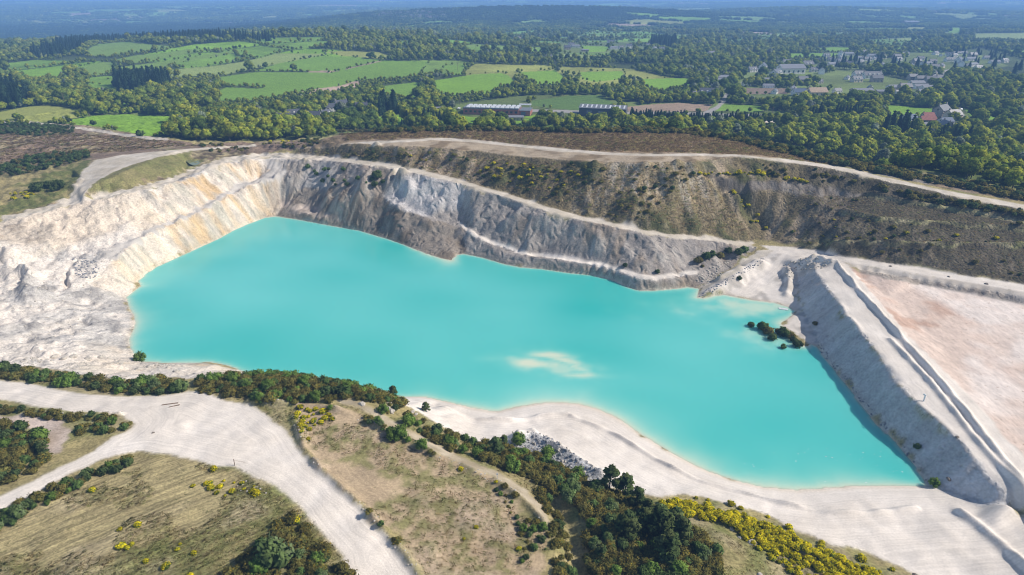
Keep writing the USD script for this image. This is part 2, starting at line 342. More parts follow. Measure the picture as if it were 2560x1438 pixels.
# lake bed: shallow off the beaches, deep under the faces; a shoal in the middle
near_slope = ndimage.gaussian_filter(SLOPE, 4)[nearest[0], nearest[1]]
fall = np.clip(near_slope * 0.9, 0.13, 0.8)
fall = ndimage.gaussian_filter(fall, 5)
DEPTH = np.minimum(d_in * fall, 6.0)
def shoal(px, py, rx, ry, top, turn=0.0, soft=0.75):
    global DEPTH
    c = at_height(px, py, 0.0)
    u, v = GX - c[0], GY - c[1]
    u, v = u * math.cos(turn) + v * math.sin(turn), -u * math.sin(turn) + v * math.cos(turn)
    r = np.sqrt((u / rx) ** 2 + (v / ry) ** 2) + 0.14 * N5 + 0.10 * N2
    DEPTH = np.where(INSIDE, np.minimum(DEPTH, top + soft * np.maximum(r - 0.35, 0) ** 1.5), DEPTH)
shoal(1330, 909, 6.5, 2.6, 0.02, -0.25, 0.5)
shoal(1360, 912, 5.5, 3.2, 0.05, -0.2, 0.7)
shoal(1374, 889, 6.2, 1.8, 0.04, -0.12, 0.5)
shoal(1412, 901, 6.0, 1.7, 0.05, -0.5, 0.5)
shoal(1436, 917, 4.0, 1.4, 0.13, -0.65, 0.5)
shoal(1398, 917, 9.0, 4.8, 0.19, -0.25, 0.8)
shoal(1452, 938, 5.0, 1.3, 0.10, -0.05, 0.5)
shoal(1885, 768, 19.0, 6.0, 0.12, 0.0, 0.6)
shoal(1940, 840, 9.0, 7.0, 0.25)
Z = np.where(INSIDE, -DEPTH, np.maximum(Z, 0.02 * d_out))
Z = Z.astype(np.float64)

def height(x, y):
    x, y = np.asarray(x, float), np.asarray(y, float)
    inside = (x > X0) & (x < X1) & (y > Y0) & (y < Y1)
    z = base_height(x, y)
    near = z * 0 + 14.0
    z = np.where(y < Y0 + 40, near * smoothstep(Y0 + 40, Y0, y) + z * (1 - smoothstep(Y0 + 40, Y0, y)), z)
    if inside.any():
        z = np.where(inside, raster_at(Z, x, y), z)
    return z

def on_ground(px, py):
    """Where the line of sight through a pixel of the photograph first meets the ground."""
    px, py = np.atleast_1d(np.asarray(px, float)), np.atleast_1d(np.asarray(py, float))
    d = rays(px, py)
    d = d / d[:, 1:2]
    s = np.concatenate([np.arange(62, 420, 0.6), 420 * 1.006 ** np.arange(0, 700)])
    out = np.zeros((len(px), 3))
    for lo in range(0, len(px), 400):
        dd = d[lo:lo + 400]
        x, y = dd[:, :1] * s, np.broadcast_to(s, (len(dd), len(s)))
        z = CAM_H + dd[:, 2:3] * s
        gap = z - height(x, y)
        hit = np.argmax(gap < 0, 1)
        hit[(gap >= 0).all(1)] = len(s) - 1
        hit = np.maximum(hit, 1)
        r = np.arange(len(dd))
        g0, g1 = gap[r, hit - 1], gap[r, hit]
        t = np.clip(g0 / np.maximum(g0 - g1, 1e-9), 0, 1)
        yy = s[hit - 1] + t * (s[hit] - s[hit - 1])
        out[lo:lo + 400] = np.column_stack([dd[:, 0] * yy, yy, height(dd[:, 0] * yy, yy)])
    return out

def outline(poly, step=25.0):
    """A closed outline given in the photograph, as a polygon on the ground."""
    # an outline that reaches the edge of the photograph goes on beyond it
    def edge(v):
        return v[0] <= -10 or v[0] >= 2560 or v[1] >= 1436
    def onward(v):
        x, y = v
        if y >= 1436:
            return (x + (x - 1280) * .22, y + 230)
        if x <= -10:
            return (x - 260, y + (75 if 500 < y < 620 else 0))
        return (x + 300, y + (50 if y < 900 else 330))
    longer, n = [], len(poly)
    for i, v in enumerate(poly):
        if edge(v) and edge(poly[i - 1]):
            longer.append(onward(v))
        longer.append(tuple(v))
        if edge(v) and edge(poly[(i + 1) % n]):
            longer.append(onward(v))
    p = np.array(longer, float)
    q = []
    for a, b in zip(p, np.roll(p, -1, 0)):
        n = max(1, int(np.linalg.norm(b - a) / step))
        q.append(a + (b - a) * (np.arange(n) / n)[:, None])
    g = on_ground(*np.vstack(q).T)
    g = shapely.Polygon(g[:, :2])
    return g if g.is_valid else g.buffer(0)
# ------------------------------------------------------------------ what covers the ground
RIM_IN, RIM_OUT = [p[:2] for p in LINES[0][1:]], [p[:2] for p in LINES[1][1:]]
TOP_EDGE, TOP_FAR = [p[:2] for p in LINES[2]], [p[:2] for p in LINES[3]]
PLATEAU_BACK = [p[:2] for p in LINES[4][:-1]]
ROAD4A, ROAD4B = [(1900,399),(1970,407),(2040,417),(2120,430),(2250,461),(2400,494),(2570,527)], [(1900,391),(1970,399),(2040,408),(2120,421),(2250,451),(2400,484),(2570,514)]
WHITE_A = [(1900,613),(1960,617),(2040,625),(2100,639),(2200,655),(2300,669),(2400,688),(2570,713)]
WHITE_B = [(1940,633),(2040,642),(2100,653),(2200,670),(2300,686),(2400,703),(2570,731)]
GREY_B = [(2145,672),(2220,685),(2300,698),(2570,746)]
CREST = [(2036,676),(2060,708),(2086,742),(2127,799),(2160,840),(2197,883),(2244,957),(2288,1003),(2358,1062),(2409,1112),(2469,1192),(2526,1256)]
FLAT_EDGE = [(2120,665),(2190,749),(2268,839),(2330,900),(2389,957),(2470,1045),(2570,1160)]
FOOT = [p[:2] for p in LINES[35]] if False else [(-20,917),(100,922),(200,932),(300,947),(400,947),(500,940),(600,945),(700,955),(800,962),(900,980),(960,1000),(1010,1012),(1060,1035),(1130,1077),(1190,1107),(1260,1130),(1330,1142),(1400,1157),(1480,1202),(1560,1237),(1640,1242),(1750,1242),(1850,1264),(1950,1302),(2050,1347),(2150,1387),(2290,1436)]

# (kind, outline in the photograph); later ones lie on top
COVER = [
 ("heath_low", [(-20,300),(200,312),(340,338),(500,360),(800,350),(820,366),(700,378),(560,392),(400,448),(250,484),(0,543),(-20,545)]),
 ("grass_low", [(-20,420),(60,425),(140,408),(230,400),(210,430),(190,470),(165,500),(60,528),(-20,545)]),
 ("scrub_dark", [(-20,312),(60,305),(150,308),(190,318),(180,335),(110,342),(-20,335)]),
 ("scrub_dark", [(-20,412),(60,395),(130,385),(215,380),(225,395),(160,415),(60,438),(-20,445)]),
 ("mound_grass", [(205,485),(235,450),(290,415),(370,385),(440,372),(485,376),(480,398),(520,395),(500,412),(440,434),(330,466),(250,482)]),
 ("cliff", RIM_IN + [(1880,628),(1830,662),(1750,716)] + [(1700,722),(1640,726),(1570,718),(1500,700),(1360,678),(1210,648),(1128,655),(1040,632),(900,584),(780,560),(690,548),(620,566),(500,622),(400,668),(345,706),(335,728),(318,748),(338,800),(326,850),(338,895),(420,910),(520,908),(640,936),(700,944),(640,952),(500,940),(400,948),(300,948),(200,934),(0,917),(-20,917),(-20,556)]),
 ("spoil_slope", RIM_OUT[13:] + [(1890,600)] + [(1955,608),(2086,600),(2086,606),(1960,618)] + [(2100,639),(2200,655),(2300,669),(2400,688),(2570,713)] + ROAD4A[::-1] + [(1850,394)] + TOP_EDGE[::-1]),
 ("heap_edge", TOP_EDGE + TOP_FAR[::-1]),
 ("heath", PLATEAU_BACK + [(2560,505),(2400,478),(2250,446),(2120,417),(2000,400),(1900,391)] + TOP_FAR[::-1]),
  ("pit_ramp", [(662,398),(694,412),(718,428),(706,440),(690,445),(640,459),(600,470),(560,496),(510,523),(460,548),(420,565),(390,579),(330,611),(285,655),(250,640),(330,594),(400,562),(460,539),(510,510),(560,482),(600,457),(640,442),(676,430),(668,418)]),
 ("lower_wall", [(905,489),(951,489),(1001,519),(1045,537),(1085,554),(1142,569),(1165,600),(1165,636),(1128,654),(1060,634),(970,600),(900,579),(820,565),(690,543),(690,500),(760,470),(860,470)]),
 ("wall_bench", [(705,501),(760,513),(845,537),(905,560),(850,550),(790,543),(740,531),(692,516)]),
 ("ledge", [(2086,599),(2200,604),(2300,606),(2570,608),(2570,616),(2300,614),(2200,611),(2086,607)]),
 ("ledge", [(2100,528),(2200,544),(2300,552),(2400,560),(2570,569),(2570,576),(2400,567),(2300,559),(2200,551),(2100,533)]),
 ("ledge", [(2165,484),(2250,501),(2400,523),(2570,547),(2570,555),(2400,531),(2250,508),(2165,490)]),
 ("bare_bank", [(1770,447),(1850,447),(1900,449),(2000,456),(2100,467),(2160,483),(2100,493),(2000,486),(1900,480),(1850,478),(1800,474)]),
 ("bare_bank", [(1960,410),(2040,405),(2120,418),(2250,447),(2330,462),(2300,430),(2250,437),(2150,418),(2050,398)]),
 ("beach", [(1000,990),(1060,990),(1130,1004),(1180,1016),(1240,1026),(1290,1014),(1350,1004),(1400,1002),(1450,1006),(1500,1021),(1550,1044),(1600,1081),(1700,1141),(1830,1196),(1990,1222),(2130,1212),(2300,1213),(2322,1212),(2390,1238),(2456,1259),(2530,1262),(2570,1300),(2570,1450),(2330,1450)] + FOOT[::-1][:-10]),
 ("ramp_ground", [(1742,744),(1749,718),(1800,688),(1850,657),(1890,630),(1960,625),(2040,640),(2100,652),(2150,672),(2120,665),(2036,676),(1995,690),(1992,740),(1996,760),(2036,838),(2060,900),(2040,868),(1960,815),(1988,779),(1935,757),(1811,737)]),
 ("embankment_face", CREST + [(2530,1262),(2456,1259),(2390,1238),(2318,1213),(2290,1170),(2240,1107),(2190,1062),(2133,987),(2090,932),(2050,880),(2036,838),(2000,765),(1990,690)]),
 ("embankment_top", CREST[::-1] + [(2080,655),(2120,665)] + FLAT_EDGE[1:] + [(2570,1262),(2530,1262)]),
 ("mud_flat", [(2128,668),(2150,682),(2220,695),(2300,711),(2570,762),(2570,1160)] + FLAT_EDGE[::-1]),
 ("grey_road", WHITE_B[2:] + GREY_B[::-1]),
 ("dark_bank", GREY_B + [(2570,762),(2300,711),(2220,695),(2150,682)]),
 ("soil_field", [(735,1005),(860,1018),(900,1045),(980,1085),(1060,1128),(1130,1155),(1230,1200),(1300,1245),(1350,1300),(1375,1350),(1360,1450),(1070,1450),(1000,1345),(900,1255),(820,1180),(770,1130),(745,1080)]),
 ("furrow_field", [(-20,1300),(60,1262),(180,1200),(300,1152),(420,1140),(560,1170),(640,1200),(720,1255),(780,1310),(840,1380),(880,1450),(-20,1450)]),
 ("scree", [(1262,1110),(1300,1085),(1325,1075),(1380,1100),(1440,1140),(1500,1180),(1490,1205),(1420,1170),(1340,1140)]),
 ("pale_slope", [(-20,1045),(60,1040),(150,1050),(180,1080),(150,1130),(120,1140),(100,1080),(-20,1065)]),
]
ROADS = [
 ("white clay haul road forking among dry grass plots", [(-20,948),(60,957),(130,971),(220,985),(330,992),(400,989),(430,986),(470,978),(520,985),(560,1000),(600,1006),(640,1020),(680,1050),(720,1080),(740,1110),(760,1140),(800,1172),(850,1218),(900,1268),(960,1335),(1010,1392),(1050,1450),(890,1450),(860,1400),(820,1350),(770,1290),(720,1240),(680,1210),(640,1190),(580,1165),(540,1165),(480,1150),(420,1135),(360,1130),(300,1135),(240,1155),(180,1180),(120,1215),(60,1250),(-20,1285),(-20,1250),(60,1212),(120,1182),(200,1145),(260,1110),(300,1085),(340,1060),(310,1035),(250,1030),(180,1030),(100,1018),(30,1003),(-20,998)]),
 ("pale road along the rim of the pit", RIM_IN + [(1880,606)] + RIM_OUT[::-1]),
 ("white road over the top of the brown spoil heap", [(980,358),(1080,351),(1180,355),(1280,367),(1400,379),(1500,387),(1640,391),(1740,391),(1850,393),(1900,397)] + ROAD4A[1:] + ROAD4B[::-1] + [(1850,387),(1740,385),(1640,385),(1500,381),(1400,372),(1280,360),(1180,348),(1080,344),(980,351),(860,360),(860,362)]),
 ("white road at the foot of the dark hillside", WHITE_A + WHITE_B[::-1]),
 ("narrow white track low on the pit wall beside the water", [(1146,553),(1190,581),(1236,603),(1303,626),(1421,643),(1505,657),(1589,682),(1639,690),(1700,682),(1745,675),(1745,686),(1700,692),(1639,700),(1589,693),(1505,667),(1421,652),(1303,635),(1236,613),(1190,592),(1148,564)]),
 ("pale track climbing from the rim road past the grassy mound", [(165,505),(185,470),(200,440),(205,428),(240,400),(300,388),(400,378),(470,372),(560,366),(640,362),(640,366),(560,371),(480,377),(400,392),(330,412),(280,432),(235,458),(212,482),(208,492)]),
  ("narrow stony path along the bank between the tan plot and the thicket", [(842,996),(900,1004),(962,1040),(1062,1095),(1142,1138),(1242,1178),(1304,1220),(1350,1258),(1380,1310),(1368,1312),(1336,1268),(1294,1234),(1236,1194),(1136,1154),(1056,1112),(956,1058),(896,1020),(842,1006)]),
 ("white track running down into the shallows", [(1752,722),(1800,689),(1850,658),(1895,630),(1940,628),(1925,636),(1890,648),(1840,675),(1790,706),(1762,728)]),
 ("ramp of white clay beside the rubble", [(1830,735),(1870,705),(1930,664),(1950,640),(1985,640),(1975,660),(1950,690),(1900,730),(1870,748)]),
 ("white road along the top of the embankment", [(2100,655),(2125,668),(2195,750),(2272,840),(2334,900),(2392,957),(2473,1045),(2570,1155),(2570,1205),(2480,1098),(2400,1000),(2305,892),(2230,808),(2160,728)]),
 ("pale gravel track beside the bright green field", [(-20,303),(80,304),(120,308),(190,316),(250,324),(300,333),(340,337),(385,343),(420,346),(420,351),(380,349),(330,343),(290,339),(240,330),(190,322),(120,313),(-20,308)]),
 ("grey village road past the white farm", [(1742,284),(1760,280),(1790,266),(1802,252),(1812,236),(1842,216),(1860,200),(1886,192),(1912,187),(1913,191),(1890,197),(1865,206),(1849,221),(1822,240),(1812,257),(1795,273),(1770,287)]),
 ("grey road between the works and the village", [(1310,272),(1431,276),(1560,280),(1700,279),(1780,284),(1995,287),(1995,292),(1780,291),(1700,285),(1560,287),(1431,283),(1310,279)]),
 ("grey lane descending through the trees to the houses", [(2378,246),(2388,246),(2398,268),(2418,298),(2404,315),(2380,322),(2370,341),(2360,341),(2370,318),(2392,309),(2404,299),(2386,268)]),
 ("grey village street climbing between dark trees", [(2343,212),(2352,211),(2372,180),(2392,172),(2388,169),(2362,176)]),
]
FIELDS = [  # (label, tone, outline)
 ("pale green field rounding the top of the hill below the conifers", 0, [(218,128),(232,116),(286,107),(336,107),(427,116),(433,121),(396,126),(316,133),(269,141),(215,138)]),
 ("thin green field strip below the hilltop field", 0, [(292,148),(336,139),(400,134),(470,123),(524,124),(470,134),(420,144),(336,158),(299,156)]),
 ("green field strip winding above the conifer stand", 0, [(200,168),(255,155),(289,155),(296,168),(417,153),(470,144),(571,128),(605,128),(537,144),(437,158),(413,171),(279,178),(269,186),(235,188),(208,176)]),
 ("long pale green field sweeping down towards the conifer stand", 1, [(417,175),(537,165),(598,156),(655,144),(689,134),(806,134),(813,138),(689,161),(638,171),(571,185),(470,191),(420,191)]),
 ("green hillside field with a lone tree along its lower hedge", 2, [(638,176),(700,158),(813,140),(957,150),(870,170),(855,177),(700,178)]),
 ("green field below the lone hedge tree", 2, [(551,193),(640,180),(820,181),(830,186),(770,205),(700,222),(640,215),(560,212)]),
 ("broad green field reaching down to the wooded lane", 2, [(497,249),(568,218),(640,222),(672,217),(750,198),(860,175),(960,152),(1070,155),(1052,175),(1040,190),(985,197),(900,200),(880,205),(850,215),(790,222),(740,232),(700,240),(640,250),(560,252)]),
 ("green field with tractor lines between tall hedges", 2, [(944,218),(984,212),(1050,205),(1048,228),(1040,245),(1010,242),(947,232)]),
 ("big bright green field at the middle of the valley", 3, [(1082,202),(1186,186),(1253,183),(1270,188),(1290,208),(1246,218),(1220,235),(1186,232),(1132,238),(1092,228)]),
 ("bright green field beyond the slanting hedge", 3, [(1297,181),(1387,176),(1404,188),(1418,201),(1401,210),(1344,210)]),
 ("bright green field between the hedges and the grey willows", 3, [(1451,180),(1555,178),(1559,185),(1549,198),(1488,205),(1455,198)]),
 ("bright green meadow west of the white farm", 3, [(1606,198),(1690,195),(1737,198),(1730,212),(1700,218),(1650,226),(1612,215)]),
 ("bright lawn behind the yellow-green trees", 3, [(1140,289),(1205,295),(1215,313),(1146,317)]),
 ("bright lawn among the tall conifers", 3, [(944,292),(1018,285),(1028,290),(1000,314),(945,314)]),
 ("bright lawn beside the brick works", 3, [(1310,292),(1374,282),(1364,296),(1320,296)]),
 ("green lawn in front of the brick works", 3, [(1240,297),(1340,298),(1350,308),(1290,314)]),
 ("small green field among the hedges above the big field", 2, [(1108,165),(1160,161),(1155,188),(1130,188)]),
 ("yellowish field on the far slope", 4, [(812,130),(850,128),(950,131),(985,141),(960,148),(855,140)]),
 ("small pale field ringed by hedgerow trees", 2, [(1162,121),(1206,116),(1200,129),(1172,130)]),
 ("narrow bright field in the far hedges", 3, [(1303,123),(1380,124),(1370,130),(1330,131)]),
 ("pale green paddock by the far farm", 3, [(1450,114),(1522,117),(1515,129),(1470,131)]),
 ("distant green field at the edge of the blue forest", 2, [(960,104),(1028,101),(1018,111),(978,111)]),
 ("bright green field behind the red-roofed houses", 3, [(2210,262),(2372,275),(2372,290),(2290,288),(2228,289)]),
 ("green field beside the descending lane", 3, [(2410,272),(2500,288),(2500,300),(2432,296)]),
 ("thin bright field behind the village roofs", 3, [(1969,134),(2137,133),(2130,139),(1972,144)]),
 ("large pale field beyond the village", 1, [(2436,84),(2570,82),(2570,97),(2439,97)]),
 ("pale field strip beyond the village trees", 1, [(2194,97),(2318,94),(2271,101)]),
 ("pale field by the long distant barn", 4, [(2265,68),(2325,68),(2318,77),(2268,77)]),
 ("distant pale field on the hazy slope", 1, [(1918,52),(1985,55),(1975,60),(1925,58)]),
 ("brown ploughed field beside the village road", 5, [(1851,220),(2073,222),(2053,232),(1868,236)]),
 ("rough lawn behind the clipped hedge", 2, [(1790,260),(1915,265),(1900,280),(1790,277)]),
 ("pale sand arena behind the conifer row", 6, [(1900,292),(1985,295),(1980,307),(1905,307)]),
 ("bare brown yard with a grey gravel patch", 7, [(1560,268),(1640,260),(1700,257),(1780,262),(1767,278),(1700,279),(1570,279)]),
 ("olive green field below the wooded slope", 4, [(-10,282),(67,267),(118,264),(168,269),(208,292),(188,296),(141,306),(57,302),(-10,299)]),
 ("bright green field curving round the gravel track", 3, [(144,306),(215,292),(302,286),(437,292),(410,316),(417,336),(380,340),(336,333),(269,321),(188,311)]),
 ("small green clearing above the conifer stand", 2, [(208,205),(289,197),(279,215),(250,210)]),
 ("distant pinkish field on the plain", 8, [(168,33),(232,32),(238,41),(175,40)]),
 ("distant pale strip of fields on the plain", 1, [(265,35),(356,37),(350,41),(280,39)]),
 ("small green clearing in the valley woods", 2, [(283,257),(320,258),(318,268),(283,272)]),
 ("scrubby young plantation beside the works", 9, [(1330,252),(1420,240),(1500,238),(1540,262),(1530,274),(1420,275),(1330,264)]),
 ("green strip below the dark ridge", 3, [(2000,125),(2080,118),(2160,120),(2100,130)]),
 ("pale far field on the wooded plain", 1, [(2130,25),(2230,23),(2220,29),(2140,30)]),
 ("pale far field among hazy woods", 1, [(1690,22),(1790,20),(1785,26),(1700,27)]),
 ("green far field on the hazy slope", 1, [(2380,40),(2480,38),(2470,45),(2390,46)]),
 ("tiny green field beside the village lane", 3, [(2368,69),(2400,69),(2400,82),(2372,82)]),
]
FIELD_TONE = np.array([(0.175,0.27,0.05),(0.24,0.30,0.09),(0.155,0.265,0.036),(0.175,0.31,0.028),(0.26,0.28,0.07),(0.20,0.15,0.11),(0.55,0.47,0.38),(0.30,0.22,0.16),(0.34,0.25,0.19),(0.10,0.17,0.04)])

KINDS = ["ground"]
def kind_id(k):
    if k not in KINDS:
        KINDS.append(k)
    return KINDS.index(k)
KIND = np.zeros(GX.shape, np.int16)
def fill(poly, value, warp=0.55):
    x0, y0, x1, y1 = poly.bounds
    a, b = np.searchsorted(gy, [y0 - 2, y1 + 2])
    c, e = np.searchsorted(gx, [x0 - 2, x1 + 2])
    if a >= b or c >= e:
        return
    m = shapely.contains_xy(poly, GX[a:b, c:e] + warp * N2[a:b, c:e], GY[a:b, c:e] + warp * N5[a:b, c:e])
    KIND[a:b, c:e][m] = value
AREA = {}
for k, poly in COVER:
    g = outline(poly)
    AREA.setdefault(k, []).append(g)
    fill(g, kind_id(k), 0.3 if k in ("embankment_top", "grey_road", "dark_bank", "mud_flat") else 0.7)
# the slope of the right-hand pit wall is grey, the left-hand one cream; terraces etc. keep their kinds
ROAD_POLY = []
FIELD_POLY = [outline(p, 12.0) for _, _, p in FIELDS]
for j, g in enumerate(FIELD_POLY):
    fill(g, 200 + j, 0.3)
for j, (label, poly) in enumerate(ROADS):
    g = outline(poly, 15.0)
    ROAD_POLY.append(g)
    fill(g, 100 + j, 0.6 if j in (1, 2, 7) else 0.25)
KIND[INSIDE] = kind_id("lake_bed")

# the country outside the works: signed distance from its edge, positive inside
SITE = outline([(-400,300),(0,318),(200,312),(340,338),(500,358),(800,346),(850,336),(1000,324),(1200,321),(1450,327),(1600,322),(1750,331),(1850,345),(1950,368),(2100,398),(2250,428),(2400,455),(2560,486),(2900,540)], 15.0)
SITE_LINE = np.array(SITE.exterior.coords)
SITE_POLY = shapely.Polygon(list(on_ground(*np.array([(-900,330),(-400,305),(0,316),(200,314),(340,340),(500,358),(800,347),(850,337),(1000,325),(1200,322),(1450,327),(1600,322),(1750,331),(1850,345),(1950,368),(2100,398),(2250,428),(2400,455),(2560,486),(2900,545)], float).T)[:, :2]) + [(420.0, 60.0), (300.0, -100.0), (-300.0, -100.0), (-600.0, 150.0)])
_in = shapely.contains_xy(SITE_POLY, GX, GY)
OUTER = np.where(_in, ndimage.distance_transform_edt(_in), -ndimage.distance_transform_edt(~_in)) * CELL
def tone(c):
    return np.array(c, float)
def blend(a, b, t):
    t = np.clip(t, 0, 1)
    return a * (1 - t[..., None]) + b * t[..., None]
def paint():
    C = np.zeros(GX.shape + (3,))
    n30, n12, n5, n2, n1 = (smoothstep(-1.4, 1.4, a) for a in (N30, N12, N5, N2, N1))
    sa, sb = smoothstep(-1.5, 1.5, STREAK_A), smoothstep(-1.5, 1.5, STREAK_B)
    dry, green, soil = tone((.30,.25,.12)), tone((.15,.17,.05)), tone((.38,.30,.195))
    patch = smoothstep(0.35, 0.75, 0.5 * n12 + 0.3 * n5 + 0.2 * n2)
    C[:] = blend(np.broadcast_to(dry, C.shape), green, 0.8 * patch)
    outer = smoothstep(0, 12, -OUTER)
    C[:] = blend(C, soil, smoothstep(0.55, 0.85, 0.6 * n5 + 0.4 * n12) * 0.6)
    C[:] = blend(C, blend(np.broadcast_to(tone((.075,.10,.028)), C.shape), tone((.13,.165,.045)), smoothstep(.5, .8, .6 * n12 + .4 * n5)), outer)
    def put(k, value):
        m = KIND == kind_id(k)
        C[m] = np.broadcast_to(value, C.shape)[m]
    put("heath_low", blend(blend(np.broadcast_to(tone((.20,.145,.105)), C.shape), tone((.11,.085,.055)), smoothstep(.4, .8, .5 * n12 + .5 * n5)), tone((.30,.25,.15)), smoothstep(.55, .9, .5 * n12 + .5 * n2)))
    put("grass_low", blend(np.broadcast_to(tone((.27,.225,.11)), C.shape), tone((.12,.13,.045)), smoothstep(.4, .8, .6 * n12 + .4 * n2)))
    put("scrub_dark", blend(np.broadcast_to(tone((.09,.085,.04)), C.shape), tone((.16,.13,.075)), n5))
    put("mound_grass", blend(np.broadcast_to(tone((.25,.215,.10)), C.shape), tone((.15,.155,.055)), .5 * n12 + .4 * n2))
    # pit walls
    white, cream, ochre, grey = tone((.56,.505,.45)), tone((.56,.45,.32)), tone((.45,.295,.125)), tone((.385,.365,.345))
    cream_wall = blend(blend(np.broadcast_to(white, C.shape), cream, STEEP * (.30 + .4 * sa)), ochre, STEEP * smoothstep(.62, 1.0, .6 * n12 + .4 * sa) * .65)  # the western rock's own white, cream and ochre
    cream_wall = blend(cream_wall, grey, smoothstep(.52, .74, .45 * n12 + .30 * n5 + .25 * sb) * (1 - .75 * STEEP) * .8)
    cream_wall = blend(cream_wall, tone((.24, .225, .215)), smoothstep(.70, .86, .35 * n12 + .4 * n2 + .25 * n1) * (1 - .5 * STEEP) * .8)
    cream_wall = blend(cream_wall, tone((.36, .335, .28)), STEEP * smoothstep(.62, .85, .6 * sb + .4 * n5) * .7)
    cream_wall = blend(cream_wall, ochre, smoothstep(0, 1, (1 - STEEP)) * smoothstep(.6, .9, n30) * .25)
    grey_shaded = blend(blend(np.broadcast_to(tone((.235,.212,.195)), C.shape), tone((.305,.29,.28)), smoothstep(.45, .9, .35 * sa + .65 * n30)), tone((.21,.16,.11)), smoothstep(.5, .85, .4 * sa + .6 * n12) * .5)  # grey-brown rock, lowered further to carry the wall's shade in its colour
    grey_shaded = blend(grey_shaded, tone((.345,.315,.285)), smoothstep(.6, .95, .6 * sb + .4 * n5) * .6)
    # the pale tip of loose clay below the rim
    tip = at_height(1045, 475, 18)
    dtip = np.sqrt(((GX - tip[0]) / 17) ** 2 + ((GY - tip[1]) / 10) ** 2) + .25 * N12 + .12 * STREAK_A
    grey_shaded = blend(grey_shaded, tone((.41,.39,.385)), smoothstep(1.3, .6, dtip) * .85)
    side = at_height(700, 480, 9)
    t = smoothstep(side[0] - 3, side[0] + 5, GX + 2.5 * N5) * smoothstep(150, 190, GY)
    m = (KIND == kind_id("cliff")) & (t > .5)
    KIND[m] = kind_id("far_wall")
    both = blend(cream_wall, grey_shaded, t)
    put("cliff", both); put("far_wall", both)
    put("pit_ramp", blend(np.broadcast_to(tone((.53,.49,.45)), C.shape), tone((.43,.40,.37)), .5 * n5 + .5 * n2))
    # heap and hillside
    brown = blend(blend(np.broadcast_to(tone((.135,.108,.06)), C.shape), tone((.066,.068,.028)), smoothstep(.45, .8, .5 * n5 + .5 * n12)), tone((.29,.23,.165)), smoothstep(.5, .9, .55 * sa + .3 * n30 + .15 * sb) * .75)
    nose = at_height(1640, 470, 24)
    dn = np.sqrt(((GX - nose[0]) / 30) ** 2 + ((GY - nose[1]) / 22) ** 2) + .2 * N12
    brown = blend(brown, blend(np.broadcast_to(tone((.25,.195,.115)), C.shape), tone((.36,.31,.25)), smoothstep(.6, .95, sb)), smoothstep(1.2, .5, dn) * .7)
    hill = at_height(1960, 560, 10)
    brown = blend(brown, blend(np.broadcast_to(tone((.062,.054,.036)), C.shape), tone((.115,.095,.07)), smoothstep(.5, .9, .5 * sb + .5 * n12)), smoothstep(hill[0] - 4, hill[0] + 12, GX + 3 * N5) * .85)  # dark soil and scrub, with the slope's shade also put into the colour
    put("spoil_slope", brown)
    put("lower_wall", blend(blend(np.broadcast_to(tone((.21,.18,.15)), C.shape), tone((.14,.115,.09)), smoothstep(.4, .8, .5 * sa + .5 * n5)), tone((.36,.31,.25)), smoothstep(.62, .9, .5 * sb + .5 * n12) * .7))  # brown-grey rock, darkened so the spur's shade sits in the colour
    put("wall_bench", blend(np.broadcast_to(tone((.44,.37,.32)), C.shape), tone((.30,.25,.21)), n2))
    put("ledge", blend(np.broadcast_to(tone((.30,.26,.16)), C.shape), tone((.17,.165,.075)), n2))
    put("heap_edge", blend(np.broadcast_to(tone((.36,.29,.21)), C.shape), tone((.22,.165,.105)), smoothstep(.4, .75, .6 * n5 + .4 * n12)))
    put("heath", blend(blend(np.broadcast_to(tone((.265,.195,.125)), C.shape), tone((.13,.10,.06)), smoothstep(.4, .8, .45 * n5 + .55 * n2)), tone((.35,.27,.20)), smoothstep(.6, .95, n12) * .6))
    put("bare_bank", blend(np.broadcast_to(tone((.215,.19,.165)), C.shape), tone((.12,.10,.08)), sb))
    # clay grounds
    clay = blend(np.broadcast_to(tone((.70,.64,.585)), C.shape), tone((.60,.54,.48)), .6 * n12 + .3 * n2)
    put("beach", clay)
    put("ramp_ground", blend(clay, tone((.38,.345,.31)), smoothstep(.5, .85, .5 * n5 + .5 * n2) * .8))
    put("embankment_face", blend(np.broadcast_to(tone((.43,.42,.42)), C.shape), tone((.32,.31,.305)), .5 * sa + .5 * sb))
    put("embankment_top", blend(clay, tone((.55,.51,.47)), n5 * .5))
    mud = blend(np.broadcast_to(tone((.605,.485,.415)), C.shape), tone((.47,.31,.235)), smoothstep(.45, .8, .5 * n12 + .3 * n5 + .2 * n2) * .8)
    edge_d = at_height(2450, 790, 8.4)
    mud = blend(mud, tone((.68,.60,.55)), smoothstep(.5, .95, .7 * n30 + .3 * n5))
    put("mud_flat", mud)
    put("grey_road", blend(np.broadcast_to(tone((.40,.35,.30)), C.shape), tone((.50,.45,.40)), n5))
    put("dark_bank", blend(np.broadcast_to(tone((.24,.205,.175)), C.shape), tone((.33,.29,.25)), n2))
    put("soil_field", blend(blend(np.broadcast_to(tone((.40,.305,.20)), C.shape), tone((.19,.185,.07)), smoothstep(.58, .8, .35 * n12 + .35 * n2 + .3 * n1) * .85), tone((.43,.34,.25)), smoothstep(.55, .9, n5) * .5))
    put("furrow_field", blend(blend(np.broadcast_to(tone((.315,.26,.135)), C.shape), tone((.18,.18,.065)), smoothstep(.42, .75, .5 * n12 + .3 * n5 + .2 * n1)), tone((.44,.36,.24)), smoothstep(.5, .85, .5 * n30 + .5 * n5) * .7))
    put("scree", blend(np.broadcast_to(tone((.25,.25,.26)), C.shape), tone((.45,.45,.46)), n1))
